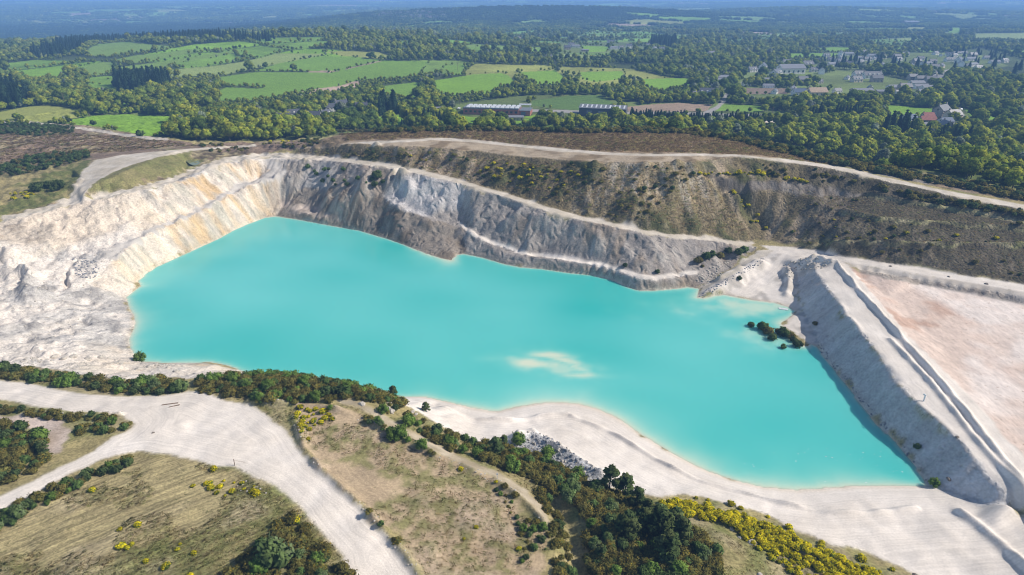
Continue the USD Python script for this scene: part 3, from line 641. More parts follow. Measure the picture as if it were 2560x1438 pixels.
    put("pale_slope", blend(np.broadcast_to(tone((.52,.43,.38)), C.shape), tone((.38,.30,.24)), n5))
    road = blend(clay, tone((.655,.59,.525)), n5 * .8)
    put("clay_skirt", road)
    m = (KIND >= 100) & (KIND < 200)
    C[m] = road[m]
    for j in (1, 2, 5, 7):                                     # the older tracks are dusty beige with worn middles
        m = KIND == 100 + j
        C[m] = blend(np.broadcast_to(tone((.56,.505,.44)), C.shape), tone((.43,.375,.30)), .6 * n5 + .4 * n2)[m]
    for j in (11, 12, 13, 14, 10):
        m = KIND == 100 + j
        C[m] = (.30, .285, .27) if j != 10 else (.40, .36, .31)
    C[KIND == 106] = blend(np.broadcast_to(tone((.46,.39,.29)), C.shape), tone((.33,.27,.18)), n2)[KIND == 106]
    for j in range(len(FIELDS)):
        m = KIND == 200 + j
        C[m] = (FIELD_TONE[FIELDS[j][1]] * (1 + .10 * (n30 - .5) + .12 * (n5 - .5))[..., None])[m]
    put("lake_bed", blend(np.broadcast_to(tone((.58,.55,.46)), C.shape), tone((.46,.43,.35)), smoothstep(.6, .9, n2)))
    # damp rim of the lake
    C[:] = blend(C, C * np.array((.93, .86, .74)), smoothstep(2.2, 0.3, d_out) * (~INSIDE) * .6)
    return C
COLOR = paint()
TRACK = np.zeros(GX.shape)
for j, g in enumerate(ROAD_POLY):
    m = KIND == 100 + j
    if m.any():
        TRACK[m] = ndimage.distance_transform_edt(m)[m] * CELL
for kk in ("embankment_top", "mud_flat", "soil_field", "heap_edge"):
    m = KIND == kind_id(kk)
    TRACK[m] = ndimage.distance_transform_edt(m)[m] * CELL
m = (KIND == kind_id("beach")) | (KIND == kind_id("ramp_ground"))
TRACK[m] = d_out[m]
TRACK = ndimage.gaussian_filter(TRACK, 1.0)
COLOR = ndimage.gaussian_filter(COLOR, (0.5, 0.5, 0))
# ------------------------------------------------------------------ materials of the ground
def ground_material(name, fine=2.2, contrast=0.35, broad=0.25, bump=0.5, distance=0.12, roughness=0.95, speck=None, speck_at=0.62, rows=None, stretch=None, streak=None, along=0.0, cells=None, crag=None, crag_scale=0.75):
    n = {"base": ("attribute", {"attribute": "albedo"}), "geo": ("geometry", {}),
         "map": ("mapping", {"scale": stretch[0] if stretch else (1, 1, 1), "rotation": (0, 0, stretch[1]) if stretch else (0, 0, 0)}),
         "a": ("noise_texture", {"scale": fine, "detail": 5.0, "roughness": 0.65}),
         "b": ("noise_texture", {"scale": broad, "detail": 3.0}),
         "ra": ("map_range", {"from_min": 0.3, "from_max": 0.7, "to_min": 1 - contrast, "to_max": 1 + contrast}),
         "rb": ("map_range", {"from_min": 0.3, "from_max": 0.7, "to_min": 1 - contrast * 0.5, "to_max": 1 + contrast * 0.5}),
         "m": ("math", {"math_type": "multiply"}),
         "c": ("mix_color", {"blend_type": "multiply", "fac": 1.0, "use_clamp_result": False}),
         "bump": ("bump", {"strength": bump, "distance": distance}),
         "p": ("principled_bsdf", {"roughness": roughness, "specular_ior_level": 0.15})}
    L = [("geo.position", "map.vector"), ("map.vector", "a.vector"), ("geo.position", "b.vector"), ("a.fac", "ra.value"), ("b.fac", "rb.value"), ("ra.result", "m.value1"), ("rb.result", "m.value2"),
         ("base.color", "c.a"), ("m.value", "c.b"), ("a.fac", "bump.height"), ("bump.normal", "p.normal")]
    out = "c.result"
    if rows:                                                   # furrows or wheel marks: (turn, spacing in metres, how dark)
        n["rot"] = ("mapping", {"rotation": (0, 0, rows[0])})
        n["w"] = ("wave_texture", {"wave_type": "bands", "bands_direction": "x", "profile": "sine", "scale": 0.314 / rows[1], "distortion": rows[3] if len(rows) > 3 else 1.5, "detail": 2.0, "detail_scale": 0.6})
        n["rw"] = ("map_range", {"from_min": 0.0, "from_max": 0.6, "to_min": 1 - rows[2], "to_max": 1.0, "clamp": True})
        n["cw"] = ("mix_color", {"blend_type": "multiply", "fac": 1.0})
        L += [("geo.position", "rot.vector"), ("rot.vector", "w.vector"), ("w.fac", "rw.value"), (out, "cw.a"), ("rw.result", "cw.b")]
        out = "cw.result"
    if streak:                                                 # furrows: noise drawn out along one direction (turn, across scale, how dark)
        n["srot"] = ("mapping", {"mapping_type": "point", "rotation": (0, 0, streak[0])})
        n["ssc"] = ("mapping", {"scale": (streak[1] * .06, streak[1], 1.0)})
        n["sn"] = ("noise_texture", {"scale": 1.0, "detail": 3.0, "roughness": 0.6, "distortion": 0.4})
        n["sr"] = ("map_range", {"from_min": 0.35, "from_max": 0.65, "to_min": 1 - streak[2], "to_max": 1 + streak[2], "clamp": True})
        n["sc"] = ("mix_color", {"blend_type": "multiply", "fac": 1.0, "use_clamp_result": False})
        L += [("geo.position", "srot.vector"), ("srot.vector", "ssc.vector"), ("ssc.vector", "sn.vector"), ("sn.fac", "sr.value"), (out, "sc.a"), ("sr.result", "sc.b")]
        out = "sc.result"
    if crag:                                                   # broken rock: fractures and rills running down the face (colour, depth)
        n["kmap"] = ("mapping", {"scale": (crag_scale, crag_scale, crag_scale * .28)})
        n["kn"] = ("noise_texture", {"type": "ridged_multifractal", "use_normalize": True, "scale": 1.0, "detail": 6.0, "roughness": 0.62, "distortion": 0.35})
        n["kr"] = ("map_range", {"from_min": 0.15, "from_max": 0.75, "to_min": 1 + crag[0], "to_max": 1 - crag[0], "clamp": True})
        n["kc"] = ("mix_color", {"blend_type": "multiply", "fac": 1.0, "use_clamp_result": False})
        n["kb"] = ("bump", {"strength": 1.0, "distance": crag[1], "invert": True})
        L += [("geo.position", "kmap.vector"), ("kmap.vector", "kn.vector"), ("kn.fac", "kr.value"), (out, "kc.a"), ("kr.result", "kc.b"), ("kn.fac", "kb.height"), ("kb.normal", "bump.normal")]
        out = "kc.result"
    if along:                                                  # wheel marks that follow the edges of a road or a shore
        n["tr"] = ("attribute", {"attribute": "track"})
        n["tsep"] = ("separate_xyz", {})
        n["tpos"] = ("vector_math", {"math_type": "multiply", "vector2": (.035, .035, .035)})
        n["tx"] = ("combine_xyz", {})
        n["tadd"] = ("vector_math", {"math_type": "add"})
        n["tn"] = ("noise_texture", {"scale": 2.2, "detail": 4.0, "roughness": 0.65})
        n["tm"] = ("map_range", {"from_min": 0.35, "from_max": 0.65, "to_min": 1 - along, "to_max": 1 + along, "clamp": True})
        n["tc"] = ("mix_color", {"blend_type": "multiply", "fac": 1.0, "use_clamp_result": False})
        L += [("tr.vector", "tsep.vector"), ("tsep.x", "tx.x"), ("geo.position", "tpos.vector1"), ("tpos.vector", "tadd.vector1"), ("tx.vector", "tadd.vector2"), ("tadd.vector", "tn.vector"), ("tn.fac", "tm.value"), (out, "tc.a"), ("tm.result", "tc.b")]
        out = "tc.result"
    if cells:                                                  # a far patchwork of fields and woods too small to tell apart
        n["v"] = ("voronoi_texture", {"scale": cells, "randomness": 1.0})
        n["vm"] = ("mapping", {"scale": (1.0, .55, 0.0)})
        n["vs"] = ("separate_color", {})
        n["vr"] = ("rgb_ramp", {"interpolate": False, "ramp": [(0.0, (.028, .045, .020)), (.55, (.05, .075, .026)), (.70, (.13, .19, .055)), (.84, (.22, .26, .11)), (.93, (.30, .25, .17))]})
        n["vx"] = ("mix_color", {"blend_type": "mix", "fac": 0.85})
        L += [("geo.position", "vm.vector"), ("vm.vector", "v.vector"), ("v.color", "vs.color"), ("vs.r", "vr.fac"), (out, "vx.a"), ("vr.color", "vx.b")]
        out = "vx.result"
    if speck:
        n["s"] = ("noise_texture", {"scale": 1.1, "detail": 4.0, "roughness": 0.7})
        n["rs"] = ("map_range", {"from_min": speck_at, "from_max": speck_at + 0.08, "to_min": 0.0, "to_max": 0.85, "clamp": True})
        n["cs"] = ("mix_color", {"blend_type": "mix", "b": speck})
        L += [("geo.position", "s.vector"), ("s.fac", "rs.value"), ("rs.result", "cs.fac"), (out, "cs.a")]
        out = "cs.result"
    L.append((out, "p.base_color"))
    return usdkit.material(stage, f"/World/Looks/{name}", n, L, surface="p.BSDF")

a_, b_ = at_height(300, 1290, 15), at_height(560, 1180, 15)
FURROW = math.atan2(b_[1] - a_[1], b_[0] - a_[0])
MAT = {
 "ground": ground_material("ground", 1.6, 0.4, 0.2, 0.8, 0.2, speck=(.075, .085, .03)),
 "heath_low": ground_material("heath", 1.3, 0.45, 0.15, 0.9, 0.25, speck=(.07, .06, .035)),
 "cliff": ground_material("cliff", 1.6, 0.28, 0.16, 1.0, 0.25, crag=(0.13, 0.55), crag_scale=0.5),
 "far_wall": ground_material("far_wall", 1.5, 0.24, 0.16, 1.0, 0.25, crag=(0.20, 1.1), crag_scale=0.42),
 "spoil_slope": ground_material("spoil", 1.2, 0.5, 0.15, 1.0, 0.3, speck=(.06, .06, .03), speck_at=0.6, crag=(0.22, 0.5)),
 "beach": ground_material("beach", 2.2, 0.10, 0.12, 0.5, 0.10, along=0.07),
 "embankment_face": ground_material("embankment", 1.4, 0.2, 0.2, 0.9, 0.2, crag=(0.14, 0.4)),
 "mud_flat": ground_material("mud", 0.9, 0.16, 0.12, 0.8, 0.2, stretch=((1.0, 0.4, 1), 0.6), speck=(.36, .25, .19), speck_at=0.60),
 "soil_field": ground_material("soil", 2.0, 0.25, 0.2, 0.7, 0.12, along=0.10, speck=(.10, .10, .04), speck_at=0.64),
 "furrow_field": ground_material("furrows", 1.8, 0.35, 0.2, 0.9, 0.2, speck=(.10, .10, .035), speck_at=0.6, streak=(-FURROW, 1.5, 0.34)),
 "scree": ground_material("scree", 2.5, 0.5, 0.3, 1.0, 0.3),
 "road": ground_material("road", 3.2, 0.13, 0.25, 0.5, 0.08, along=0.09),
 "field": ground_material("field", 0.25, 0.14, 0.02, 0.2, 0.1, rows=(0.9, 9.0, 0.07, 0.4)),
 "lake_bed": ground_material("bed", 1.5, 0.15, 0.3, 0.3, 0.1),
 "hills": ground_material("hills", 0.01, 0.30, 0.002, 0.0, 1.0, cells=0.0),
 "far": ground_material("far_country", 0.02, 0.35, 0.004, 0.0, 1.0),
}
KIND_LOOK = {"far_wall": "far_wall", "pit_ramp": "road", "ground": "ground", "heath_low": "heath_low", "grass_low": "ground", "scrub_dark": "heath_low", "mound_grass": "ground", "cliff": "cliff", "spoil_slope": "spoil_slope", "heap_edge": "soil_field", "heath": "heath_low", "bare_bank": "cliff", "lower_wall": "far_wall", "wall_bench": "soil_field", "ledge": "spoil_slope",
             "beach": "beach", "ramp_ground": "beach", "embankment_face": "embankment_face", "embankment_top": "beach", "mud_flat": "mud_flat", "grey_road": "road", "dark_bank": "embankment_face", "soil_field": "soil_field", "furrow_field": "furrow_field", "scree": "scree", "pale_slope": "soil_field", "lake_bed": "lake_bed"}
KIND_NAME = {"far_wall": ("pit_wall", "grey-brown far wall of the pit between the rim road and the lake"), "pit_ramp": ("road", "greyish ramp slanting down across the cream western wall"), "ground": ("ground", "rough dry grass and bare earth around the clay pit"), "heath_low": ("heath", "brown heather heath crossed by faint paths beyond the pit rim"), "grass_low": ("grass_slope", "yellowish rough grass strip between the dark scrub and the pit rim"),
             "scrub_dark": ("scrub_ground", "dark soil under the low pines on the heath"), "mound_grass": ("grass_mound", "smooth olive grassy mound beside the climbing pale track"), "cliff": ("pit_wall", "cream, ochre and grey clay walls falling to the turquoise lake"),
             "spoil_slope": ("hillside", "dark brown scrubby slope of the spoil heap above the pit road"), "heap_edge": ("path", "tan bare strip along the front edge of the spoil heap"), "lower_wall": ("pit_wall", "dark brown-grey lower wall with its blunt spur reaching into the lake"), "wall_bench": ("ledge", "pinkish pale ledge just above the water under the dark wall"), "ledge": ("ledge", "thin greenish terrace line across the dark hillside"), "heath": ("heath", "tan bracken plateau on top of the spoil heap"), "bare_bank": ("bank", "bare grey earth faces cut into the brown hillside"),
             "beach": ("beach", "smooth white clay beach curving along the lake"), "ramp_ground": ("shore", "trampled white clay spit with rubble beside the ramps"), "embankment_face": ("embankment", "shaded grey flank of the straight clay embankment"), "embankment_top": ("embankment", "flat white top of the straight clay embankment"),
             "mud_flat": ("mud_flat", "pinkish drying mud flat behind the embankment"), "grey_road": ("road_verge", "grey strip between the white road and the mud flat"), "dark_bank": ("bank", "low dark bank dropping to the pinkish mud flat"), "soil_field": ("plot", "bare tan plot with wheel marks between the haul road and the thicket"),
             "furrow_field": ("plot", "dry grassy plot with slanting furrows beside the haul road"), "scree": ("scree", "grey stony ground under the rubble heap"), "pale_slope": ("bank", "pale pinkish bank under the white haul road"), "lake_bed": ("lake_bed", "pale clay bed of the turquoise lake")}

def define_mesh(path, v, f, n, material, primvars):
    m = UsdGeom.Mesh.Define(stage, path)
    m.CreatePointsAttr(Vt.Vec3fArray.FromNumpy(np.ascontiguousarray(v, np.float32)))
    m.CreateFaceVertexCountsAttr(Vt.IntArray.FromNumpy(np.full(len(f), f.shape[1], np.int32)))
    m.CreateFaceVertexIndicesAttr(Vt.IntArray.FromNumpy(np.ascontiguousarray(f.ravel(), np.int32)))
    m.CreateSubdivisionSchemeAttr("none")
    if n is not None:
        m.CreateNormalsAttr(Vt.Vec3fArray.FromNumpy(np.ascontiguousarray(n, np.float32)))
        m.SetNormalsInterpolation("vertex")
    api = UsdGeom.PrimvarsAPI(m)
    for key, val in primvars.items():
        api.CreatePrimvar(key, Sdf.ValueTypeNames.Color3fArray, "vertex").Set(Vt.Vec3fArray.FromNumpy(np.ascontiguousarray(val, np.float32)))
    UsdShade.MaterialBindingAPI.Apply(m.GetPrim()).Bind(material)
    return m

# ------------------------------------------------------------------ the ground as one sheet, finest where the drone looks closest, cut by what covers it
rows = np.concatenate([np.arange(-260, 40, 25.0), np.arange(40, 68, 2.0), np.arange(68, 150, 0.45), np.arange(150, 300, 0.52), np.arange(300, 372, 0.8)])
y_ = 372.0
more = []
while y_ < 26000:
    more.append(y_)
    y_ += 1.2 + 0.0085 * (y_ - 372) if y_ < 1400 else 0.016 * y_
rows = np.concatenate([rows, more])
u = np.concatenate([np.linspace(-2.6, -0.85, 30)[:-1], np.linspace(-0.85, 0.85, 980), np.linspace(0.85, 2.6, 30)[1:]])
VY, VU = np.meshgrid(rows, u, indexing="ij")
VX = VU * (np.maximum(VY, -20) + 60)
VZ = height(VX, VY)
near_raster = (VX > X0 + 2) & (VX < X1 - 2) & (VY > Y0 + 2) & (VY < Y1 - 2)
# parcels of woodland and field too many to draw one by one: cells round scattered points
rp = np.random.default_rng(55)
def parcel_points():
    out = []
    for y0, y1, s in ((620, 1800, 105.0), (1800, 4200, 210.0), (4200, 12000, 420.0)):
        half = 1.05 * y1
        xs, ys = np.meshgrid(np.arange(-half, half, s), np.arange(y0, y1, s * .75))
        out.append(np.column_stack([xs.ravel() + rp.uniform(-.45, .45, xs.size) * s, ys.ravel() + rp.uniform(-.45, .45, xs.size) * s * .75]))
    return np.vstack(out)
PARCELS = parcel_points()
PARCEL_KD = cKDTree(PARCELS)
clusters = wave_field(PARCELS[:, 0], PARCELS[:, 1], 61, 700.0, 2)
share = np.where(PARCELS[:, 1] < 1800, .44, .42) + .30 * clusters
share = share - .5 * np.exp(-(((PARCELS[:, 0] - 150) / 1000) ** 2 + ((PARCELS[:, 1] - 2650) / 420) ** 2)) - .6 * smoothstep(-450, -800, PARCELS[:, 0]) * smoothstep(3300, 2600, PARCELS[:, 1]) * smoothstep(1300, 1700, PARCELS[:, 1])
village_d = np.hypot((PARCELS[:, 0] - 420) / 300, (PARCELS[:, 1] - 950) / 380)
PARCEL_FIELD = (rp.random(len(PARCELS)) < share) & (village_d > 1) & (PARCELS[:, 1] > 640)
PARCEL_TONE = rp.choice([0, 1, 2, 2, 3, 3, 4, 8], size=len(PARCELS))
def parcel(x, y):
    wx, wy = x + 14 * wave_field(x, y, 62, 60.0, 2), y + 14 * wave_field(x, y, 63, 60.0, 2)
    d, i = PARCEL_KD.query(np.column_stack([np.ravel(wx), np.ravel(wy)]), k=2)
    return i[:, 0].reshape(np.shape(x)), (d[:, 1] - d[:, 0]).reshape(np.shape(x))
VC = np.zeros(VX.shape + (3,))
rough_n = wave_field(VX, VY, 31, 120.0, 3)
rough_m = wave_field(VX, VY, 32, 600.0, 3)
VC[:] = np.array((.062, .085, .026)) * (1 + .35 * rough_n[..., None])
pale = 0.0 * rough_m
VC = VC * (1 - pale[..., None]) + np.array((.15, .20, .075)) * pale[..., None]
sel = (VY > 610) & (VY < 12000)
pi_, pe_ = parcel(VX[sel], VY[sel])
tones = FIELD_TONE[PARCEL_TONE[pi_]] * (1 + .12 * rough_n[sel])[:, None]
VC[sel] = np.where((PARCEL_FIELD[pi_] & (pe_ > 5))[:, None], tones, VC[sel])
SPARSE = [outline(p, 12.0) for p in ([(1720,215),(1800,200),(1900,170),(2060,160),(2240,195),(2330,215),(2340,245),(2100,255),(1990,250),(1800,250)], [(2060,132),(2440,132),(2520,165),(2440,185),(2060,170)], [(1300,240),(1560,232),(1570,300),(1130,300),(1130,262)], [(1560,255),(1800,255),(1990,285),(1990,308),(1560,300)], [(1400,105),(1680,105),(1680,132),(1400,134)], [(2230,285),(2420,285),(2420,330),(2230,325)])]
for g in SPARSE:
    sel = shapely.contains_xy(g, VX, VY)
    VC[sel] = np.array((.13, .17, .05)) * (1 + .5 * rough_n[sel])[:, None]
VC = np.where((VY < 60)[..., None], np.array((.22, .18, .09)), VC)
for ch in range(3):
    VC[..., ch] = np.where(near_raster, raster_at(COLOR[..., ch], VX, VY), VC[..., ch])
FAR_KIND = np.full(VX.shape, 900, np.int16)                   # 900: the country beyond
for j, g in list(enumerate(FIELD_POLY)) + [(j - 100, g) for j, g in enumerate(ROAD_POLY)]:
    x0, y0, x1, y1 = g.bounds
    if y1 < Y1 - 4 and max(abs(x0), abs(x1)) < X1 - 4:
        continue
    box = (VX >= x0) & (VX <= x1) & (VY >= y0) & (VY <= y1) & ~near_raster
    i, k = np.nonzero(box)
    hit = shapely.contains_xy(g, VX[i, k], VY[i, k])
    i, k = i[hit], k[hit]
    FAR_KIND[i, k] = 200 + j
    VC[i, k] = (FIELD_TONE[FIELDS[j][1]] if j >= 0 else np.array((.30, .285, .27))) * (1 + .12 * rough_n[i, k])[:, None]
ri, rj = np.clip(((VY - Y0) / CELL).round().astype(int), 0, GX.shape[0] - 1), np.clip(((VX - X0) / CELL).round().astype(int), 0, GX.shape[1] - 1)
VK = np.where(near_raster, KIND[ri, rj], FAR_KIND)
VK = np.where(near_raster & (VK == 0) & (OUTER[ri, rj] < -3), 900, VK)
VK = np.where(VY < Y0 + 4, 0, VK)
VK = np.where((VK == 900) & (VY > 1750), 901, VK)
VT = np.where(near_raster, raster_at(TRACK, VX, VY), 0.0)
P = np.stack([VX, VY, VZ], -1)
gr, gu = np.gradient(P, axis=0), np.gradient(P, axis=1)
NR = np.cross(gu, gr)
NR /= np.linalg.norm(NR, axis=-1, keepdims=True)
h_, w_n = VX.shape
idx = np.arange(h_ * w_n).reshape(h_, w_n)
quads = np.stack([idx[:-1, :-1], idx[:-1, 1:], idx[1:, 1:], idx[1:, :-1]], -1).reshape(-1, 4)
qk = VK[:-1, :-1].ravel()
VF, NF, CF = P.reshape(-1, 3), NR.reshape(-1, 3), VC.reshape(-1, 3)
TF = np.column_stack([VT.ravel(), np.zeros(VT.size), np.zeros(VT.size)])
for k in np.unique(qk):
    q = quads[qk == k]
    ids, inv = np.unique(q, return_inverse=True)
    f = inv.reshape(-1, 4)
    if k == 901:
        name, label, look = "hills", "distant blue hills and plain under the haze", "hills"
    elif k == 900:
        name, label, look = "countryside", "green wooded countryside rolling away to the hazy horizon", "far"
    elif k >= 200:
        name, label, look = "field", FIELDS[k - 200][0], "field"
    elif k >= 100:
        name, label, look = "road", ROADS[k - 100][0], "road"
    else:
        (name, label), look = KIND_NAME[KINDS[k]], KIND_LOOK[KINDS[k]]
    m = define_mesh(numbered("/World", name), VF[ids], f, NF[ids], MAT[look], {"albedo": CF[ids], "track": TF[ids]})
    mark(m, label, None, None, "structure")

# ------------------------------------------------------------------ the lake
wet = ndimage.binary_dilation(INSIDE, iterations=5)
step = 2
sub = wet[::step, ::step]
wi, wj = np.nonzero(sub[:-1, :-1] | sub[1:, 1:] | sub[:-1, 1:] | sub[1:, :-1])
n_c = sub.shape[1]
wq = np.stack([wi * n_c + wj, wi * n_c + wj + 1, (wi + 1) * n_c + wj + 1, (wi + 1) * n_c + wj], -1)
ids, inv = np.unique(wq, return_inverse=True)
wx, wy = GX[::step, ::step].ravel()[ids], GY[::step, ::step].ravel()[ids]
dep = raster_at(np.where(INSIDE, DEPTH, 0.0), wx, wy)
silt = raster_at(N30, wx, wy)
dep = dep * (1 + 0.10 * raster_at(N5, wx, wy))
deep_c, mid_c, pale_c = np.array((.088, .465, .435)), np.array((.20, .56, .49)), np.array((.60, .63, .48))
t1, t2 = np.exp(-(dep / 0.24))[:, None], np.exp(-(dep / 0.75))[:, None]
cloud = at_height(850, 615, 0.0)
dark1, dark2 = at_height(985, 625, 0.0), at_height(1440, 765, 0.0)  # dark reflection and shadow patches, painted into the water colour
milk_and_shade = 0.22 * np.exp(-(((wx - cloud[0]) / 12) ** 2 + ((wy - cloud[1]) / 14) ** 2)) + 0.11 * silt + 0.05 * raster_at(N12, wx * .55 + wy * .3, wy) - 0.16 * np.exp(-(((wx - dark1[0]) / 26) ** 2 + ((wy - dark1[1]) / 14) ** 2)) - 0.16 * np.exp(-(((wx - dark2[0]) / 20) ** 2 + ((wy - dark2[1]) / 12) ** 2))
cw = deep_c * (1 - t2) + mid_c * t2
cw = cw * (1 + milk_and_shade[:, None] * np.array((1.6, .35, .35)))
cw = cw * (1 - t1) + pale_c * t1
water_mat = usdkit.material(stage, "/World/Looks/water", {
    "base": ("attribute", {"attribute": "albedo"}), "geo": ("geometry", {}),
    "a": ("noise_texture", {"scale": 1.6, "detail": 3.0}), "map": ("mapping", {"scale": (1.0, 1.4, 1.0)}),
    "bump": ("bump", {"strength": 0.3, "distance": 0.06}),
    "p": ("principled_bsdf", {"roughness": 0.14, "ior": 1.33, "subsurface_method": "burley", "subsurface_weight": 0.85, "subsurface_radius": (0.8, 1.6, 1.6), "subsurface_scale": 1.0})},
    [("geo.position", "map.vector"), ("map.vector", "a.vector"), ("a.fac", "bump.height"), ("bump.normal", "p.normal"), ("base.color", "p.base_color")], surface="p.BSDF")
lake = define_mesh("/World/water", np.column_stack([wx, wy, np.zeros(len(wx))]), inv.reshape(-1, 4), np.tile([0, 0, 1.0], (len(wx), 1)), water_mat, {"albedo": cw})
mark(lake, "milky turquoise lake filling the clay pit", None, None, "structure")

g = outline([(468,404),(492,398),(522,396),(516,404),(500,411),(478,414)], 6.0).buffer(.6)
q = np.array(g.exterior.coords)[:-1]
pz = float(np.percentile(height(q[:, 0], q[:, 1]), 30)) + .03
pv, pf = trimesh.creation.triangulate_polygon(g, engine="earcut")
pond_mat = usdkit.material(stage, "/World/Looks/pond", {"p": ("principled_bsdf", {"base_color": (.17, .19, .10), "roughness": 0.1, "ior": 1.33})}, [], surface="p.BSDF")
mark(define_mesh("/World/pond", np.column_stack([pv, np.full(len(pv), pz)]), pf, np.tile([0, 0, 1.0], (len(pv), 1)), pond_mat, {}), "small olive pond on the rim beside the grassy mound", None, None, "structure")

# ------------------------------------------------------------------ the air
def haze_box(x0, x1, y0, y1, z0, z1):
    m = trimesh.creation.box(extents=(x1 - x0, y1 - y0, z1 - z0))
    m.apply_translation(((x0 + x1) / 2, (y0 + y1) / 2, (z0 + z1) / 2))
    return m
HAZE = 2.6e-4
haze_mat = usdkit.material(stage, "/World/Looks/haze", {"v": ("principled_volume", {"color": (0.28, 0.54, 1.0), "density": HAZE, "anisotropy": 0.0})}, [], volume="v.volume")
air = usdkit.mesh(stage, "/World/haze", haze_box(-72000, 72000, -2000, 27000, VZ.min() - 2, max(VZ.max() + 25, CAM_H + 6)), haze_mat)
mark(air, "thin blue haze over the far country", "haze", None, "stuff")
# ------------------------------------------------------------------ plants: kinds built once, with parts, and copied
def foliage_material(name, translucent=0.38):
    return usdkit.material(stage, f"/World/Looks/{name}", {
        "base": ("attribute", {"attribute": "albedo"}), "info": ("object_info", {}), "geo": ("geometry", {}),
        "n": ("noise_texture", {"scale": 0.9, "detail": 3.0}),
        "r": ("map_range", {"from_min": 0.0, "from_max": 1.0, "to_min": 1.25, "to_max": 1.95}),
        "rn": ("map_range", {"from_min": 0.3, "from_max": 0.7, "to_min": 0.75, "to_max": 1.25}),
        "m": ("math", {"math_type": "multiply"}),
        "c": ("mix_color", {"blend_type": "multiply", "fac": 1.0, "use_clamp_result": False}),
        "d": ("diffuse_bsdf", {}), "t": ("translucent_bsdf", {}), "mix": ("mix_closure", {"fac": translucent})},
        [("info.random", "r.value"), ("geo.position", "n.vector"), ("n.fac", "rn.value"), ("r.result", "m.value1"), ("rn.result", "m.value2"), ("base.color", "c.a"), ("m.value", "c.b"),
         ("c.result", "d.color"), ("c.result", "t.color"), ("d.BSDF", "mix.closure1"), ("t.BSDF", "mix.closure2")], surface="mix.closure")
LEAF = foliage_material("foliage")
BARK = usdkit.material(stage, "/World/Looks/bark", {"geo": ("geometry", {}), "n": ("noise_texture", {"scale": 6.0, "detail": 4.0}),
    "ramp": ("rgb_ramp", {"ramp": [(0.3, (.05, .038, .028)), (0.7, (.15, .12, .095))]}), "p": ("principled_bsdf", {"roughness": 0.95})},
    [("geo.position", "n.vector"), ("n.fac", "ramp.fac"), ("ramp.color", "p.base_color")], surface="p.BSDF")

layer = stage.GetRootLayer()
kinds_spec = Sdf.CreatePrimInLayer(layer, "/World/kinds")
kinds_spec.specifier = Sdf.SpecifierClass

def leaf_cards(points, normals, size, r, droop=0.0):
    """One quad per point, tilted at random about the way its clump faces; returns vertices, triangles, normals."""
    n = len(points)
    t = normals + 0.75 * r.standard_normal((n, 3))
    t /= np.linalg.norm(t, axis=1, keepdims=True)
    a = np.cross(t, r.standard_normal((n, 3)))
    a /= np.linalg.norm(a, axis=1, keepdims=True)
    b = np.cross(t, a)
    s = size * r.uniform(0.6, 1.35, (n, 1))
    k = r.uniform(0.45, 0.8, (n, 1))
    q = np.stack([points - a * s, points + b * s * k, points + a * s, points - b * s * k], 1)
    q[:, 2, 2] -= droop * size
    v = q.reshape(-1, 3)
    i = np.arange(n)[:, None] * 4
    f = np.concatenate([i + [0, 2, 1], i + [0, 3, 2]])
    nn = np.repeat(normals * 0.7 + 0.3 * t, 4, 0)
    return v, f, nn / np.linalg.norm(nn, axis=1, keepdims=True)

def lumps(lobes, n, size, colors, seed, shell=(0.78, 1.04), core=0.82, dark_below=True, accents=None, tip_z=None):
    """Foliage: a ragged core for every lobe and leaf-sized faces through its outer shell. Colours vary clump by clump."""
    r = np.random.default_rng(seed)
    V, F, N, C, at = [], [], [], [], 0
    area = np.array([(l[1][0] * l[1][1] + l[1][0] * l[1][2] + l[1][1] * l[1][2]) for l in lobes])
    share = np.maximum(6, n * area / area.sum()).astype(int)
    colors = np.array(colors, float)
    for (c, rad), m in zip(lobes, share):
        c, rad = np.array(c, float), np.array(rad, float)
        col = colors[r.integers(len(colors))] * r.uniform(0.85, 1.15)
        if core:
            ico = trimesh.creation.icosphere(2 if max(rad) > 2.0 else 1)
            d = ico.vertices
            bump = 1 + 0.22 * (meshkit.noise(d * 2.3 + seed * 3.1 + c.sum(), seed) - 0.5) * 2
            V.append(c + d * rad * core * bump[:, None]); F.append(ico.faces + at); N.append(d); C.append(np.tile(col * 0.8, (len(d), 1))); at += len(d)
        d = r.standard_normal((m, 3)); d /= np.linalg.norm(d, axis=1, keepdims=True)
        d[:, 2] = np.where(d[:, 2] < -0.5, -d[:, 2], d[:, 2])
        p = c + d * rad * r.uniform(*shell, (m, 1)) * (1 + 0.22 * (meshkit.noise(d * 2.3 + seed * 3.1 + c.sum(), seed) - 0.5) * 2)[:, None]
        nn = d / rad; nn /= np.linalg.norm(nn, axis=1, keepdims=True)
        v, f, nv = leaf_cards(p, nn, size, r)
        cc = np.tile(col, (m, 1)) * r.uniform(0.86, 1.16, (m, 1))
        if accents is not None:
            share_a, acc = accents
            pick = (r.random(m) < share_a * (0.3 + 1.2 * r.random())) & (d[:, 2] > -0.1)
            cc[pick] = np.array(acc)[r.integers(len(acc), size=pick.sum())]
        V.append(v); F.append(f + at); N.append(nv); C.append(np.repeat(cc, 4, 0)); at += len(v)
    return np.vstack(V), np.vstack(F), np.vstack(N), np.vstack(C)

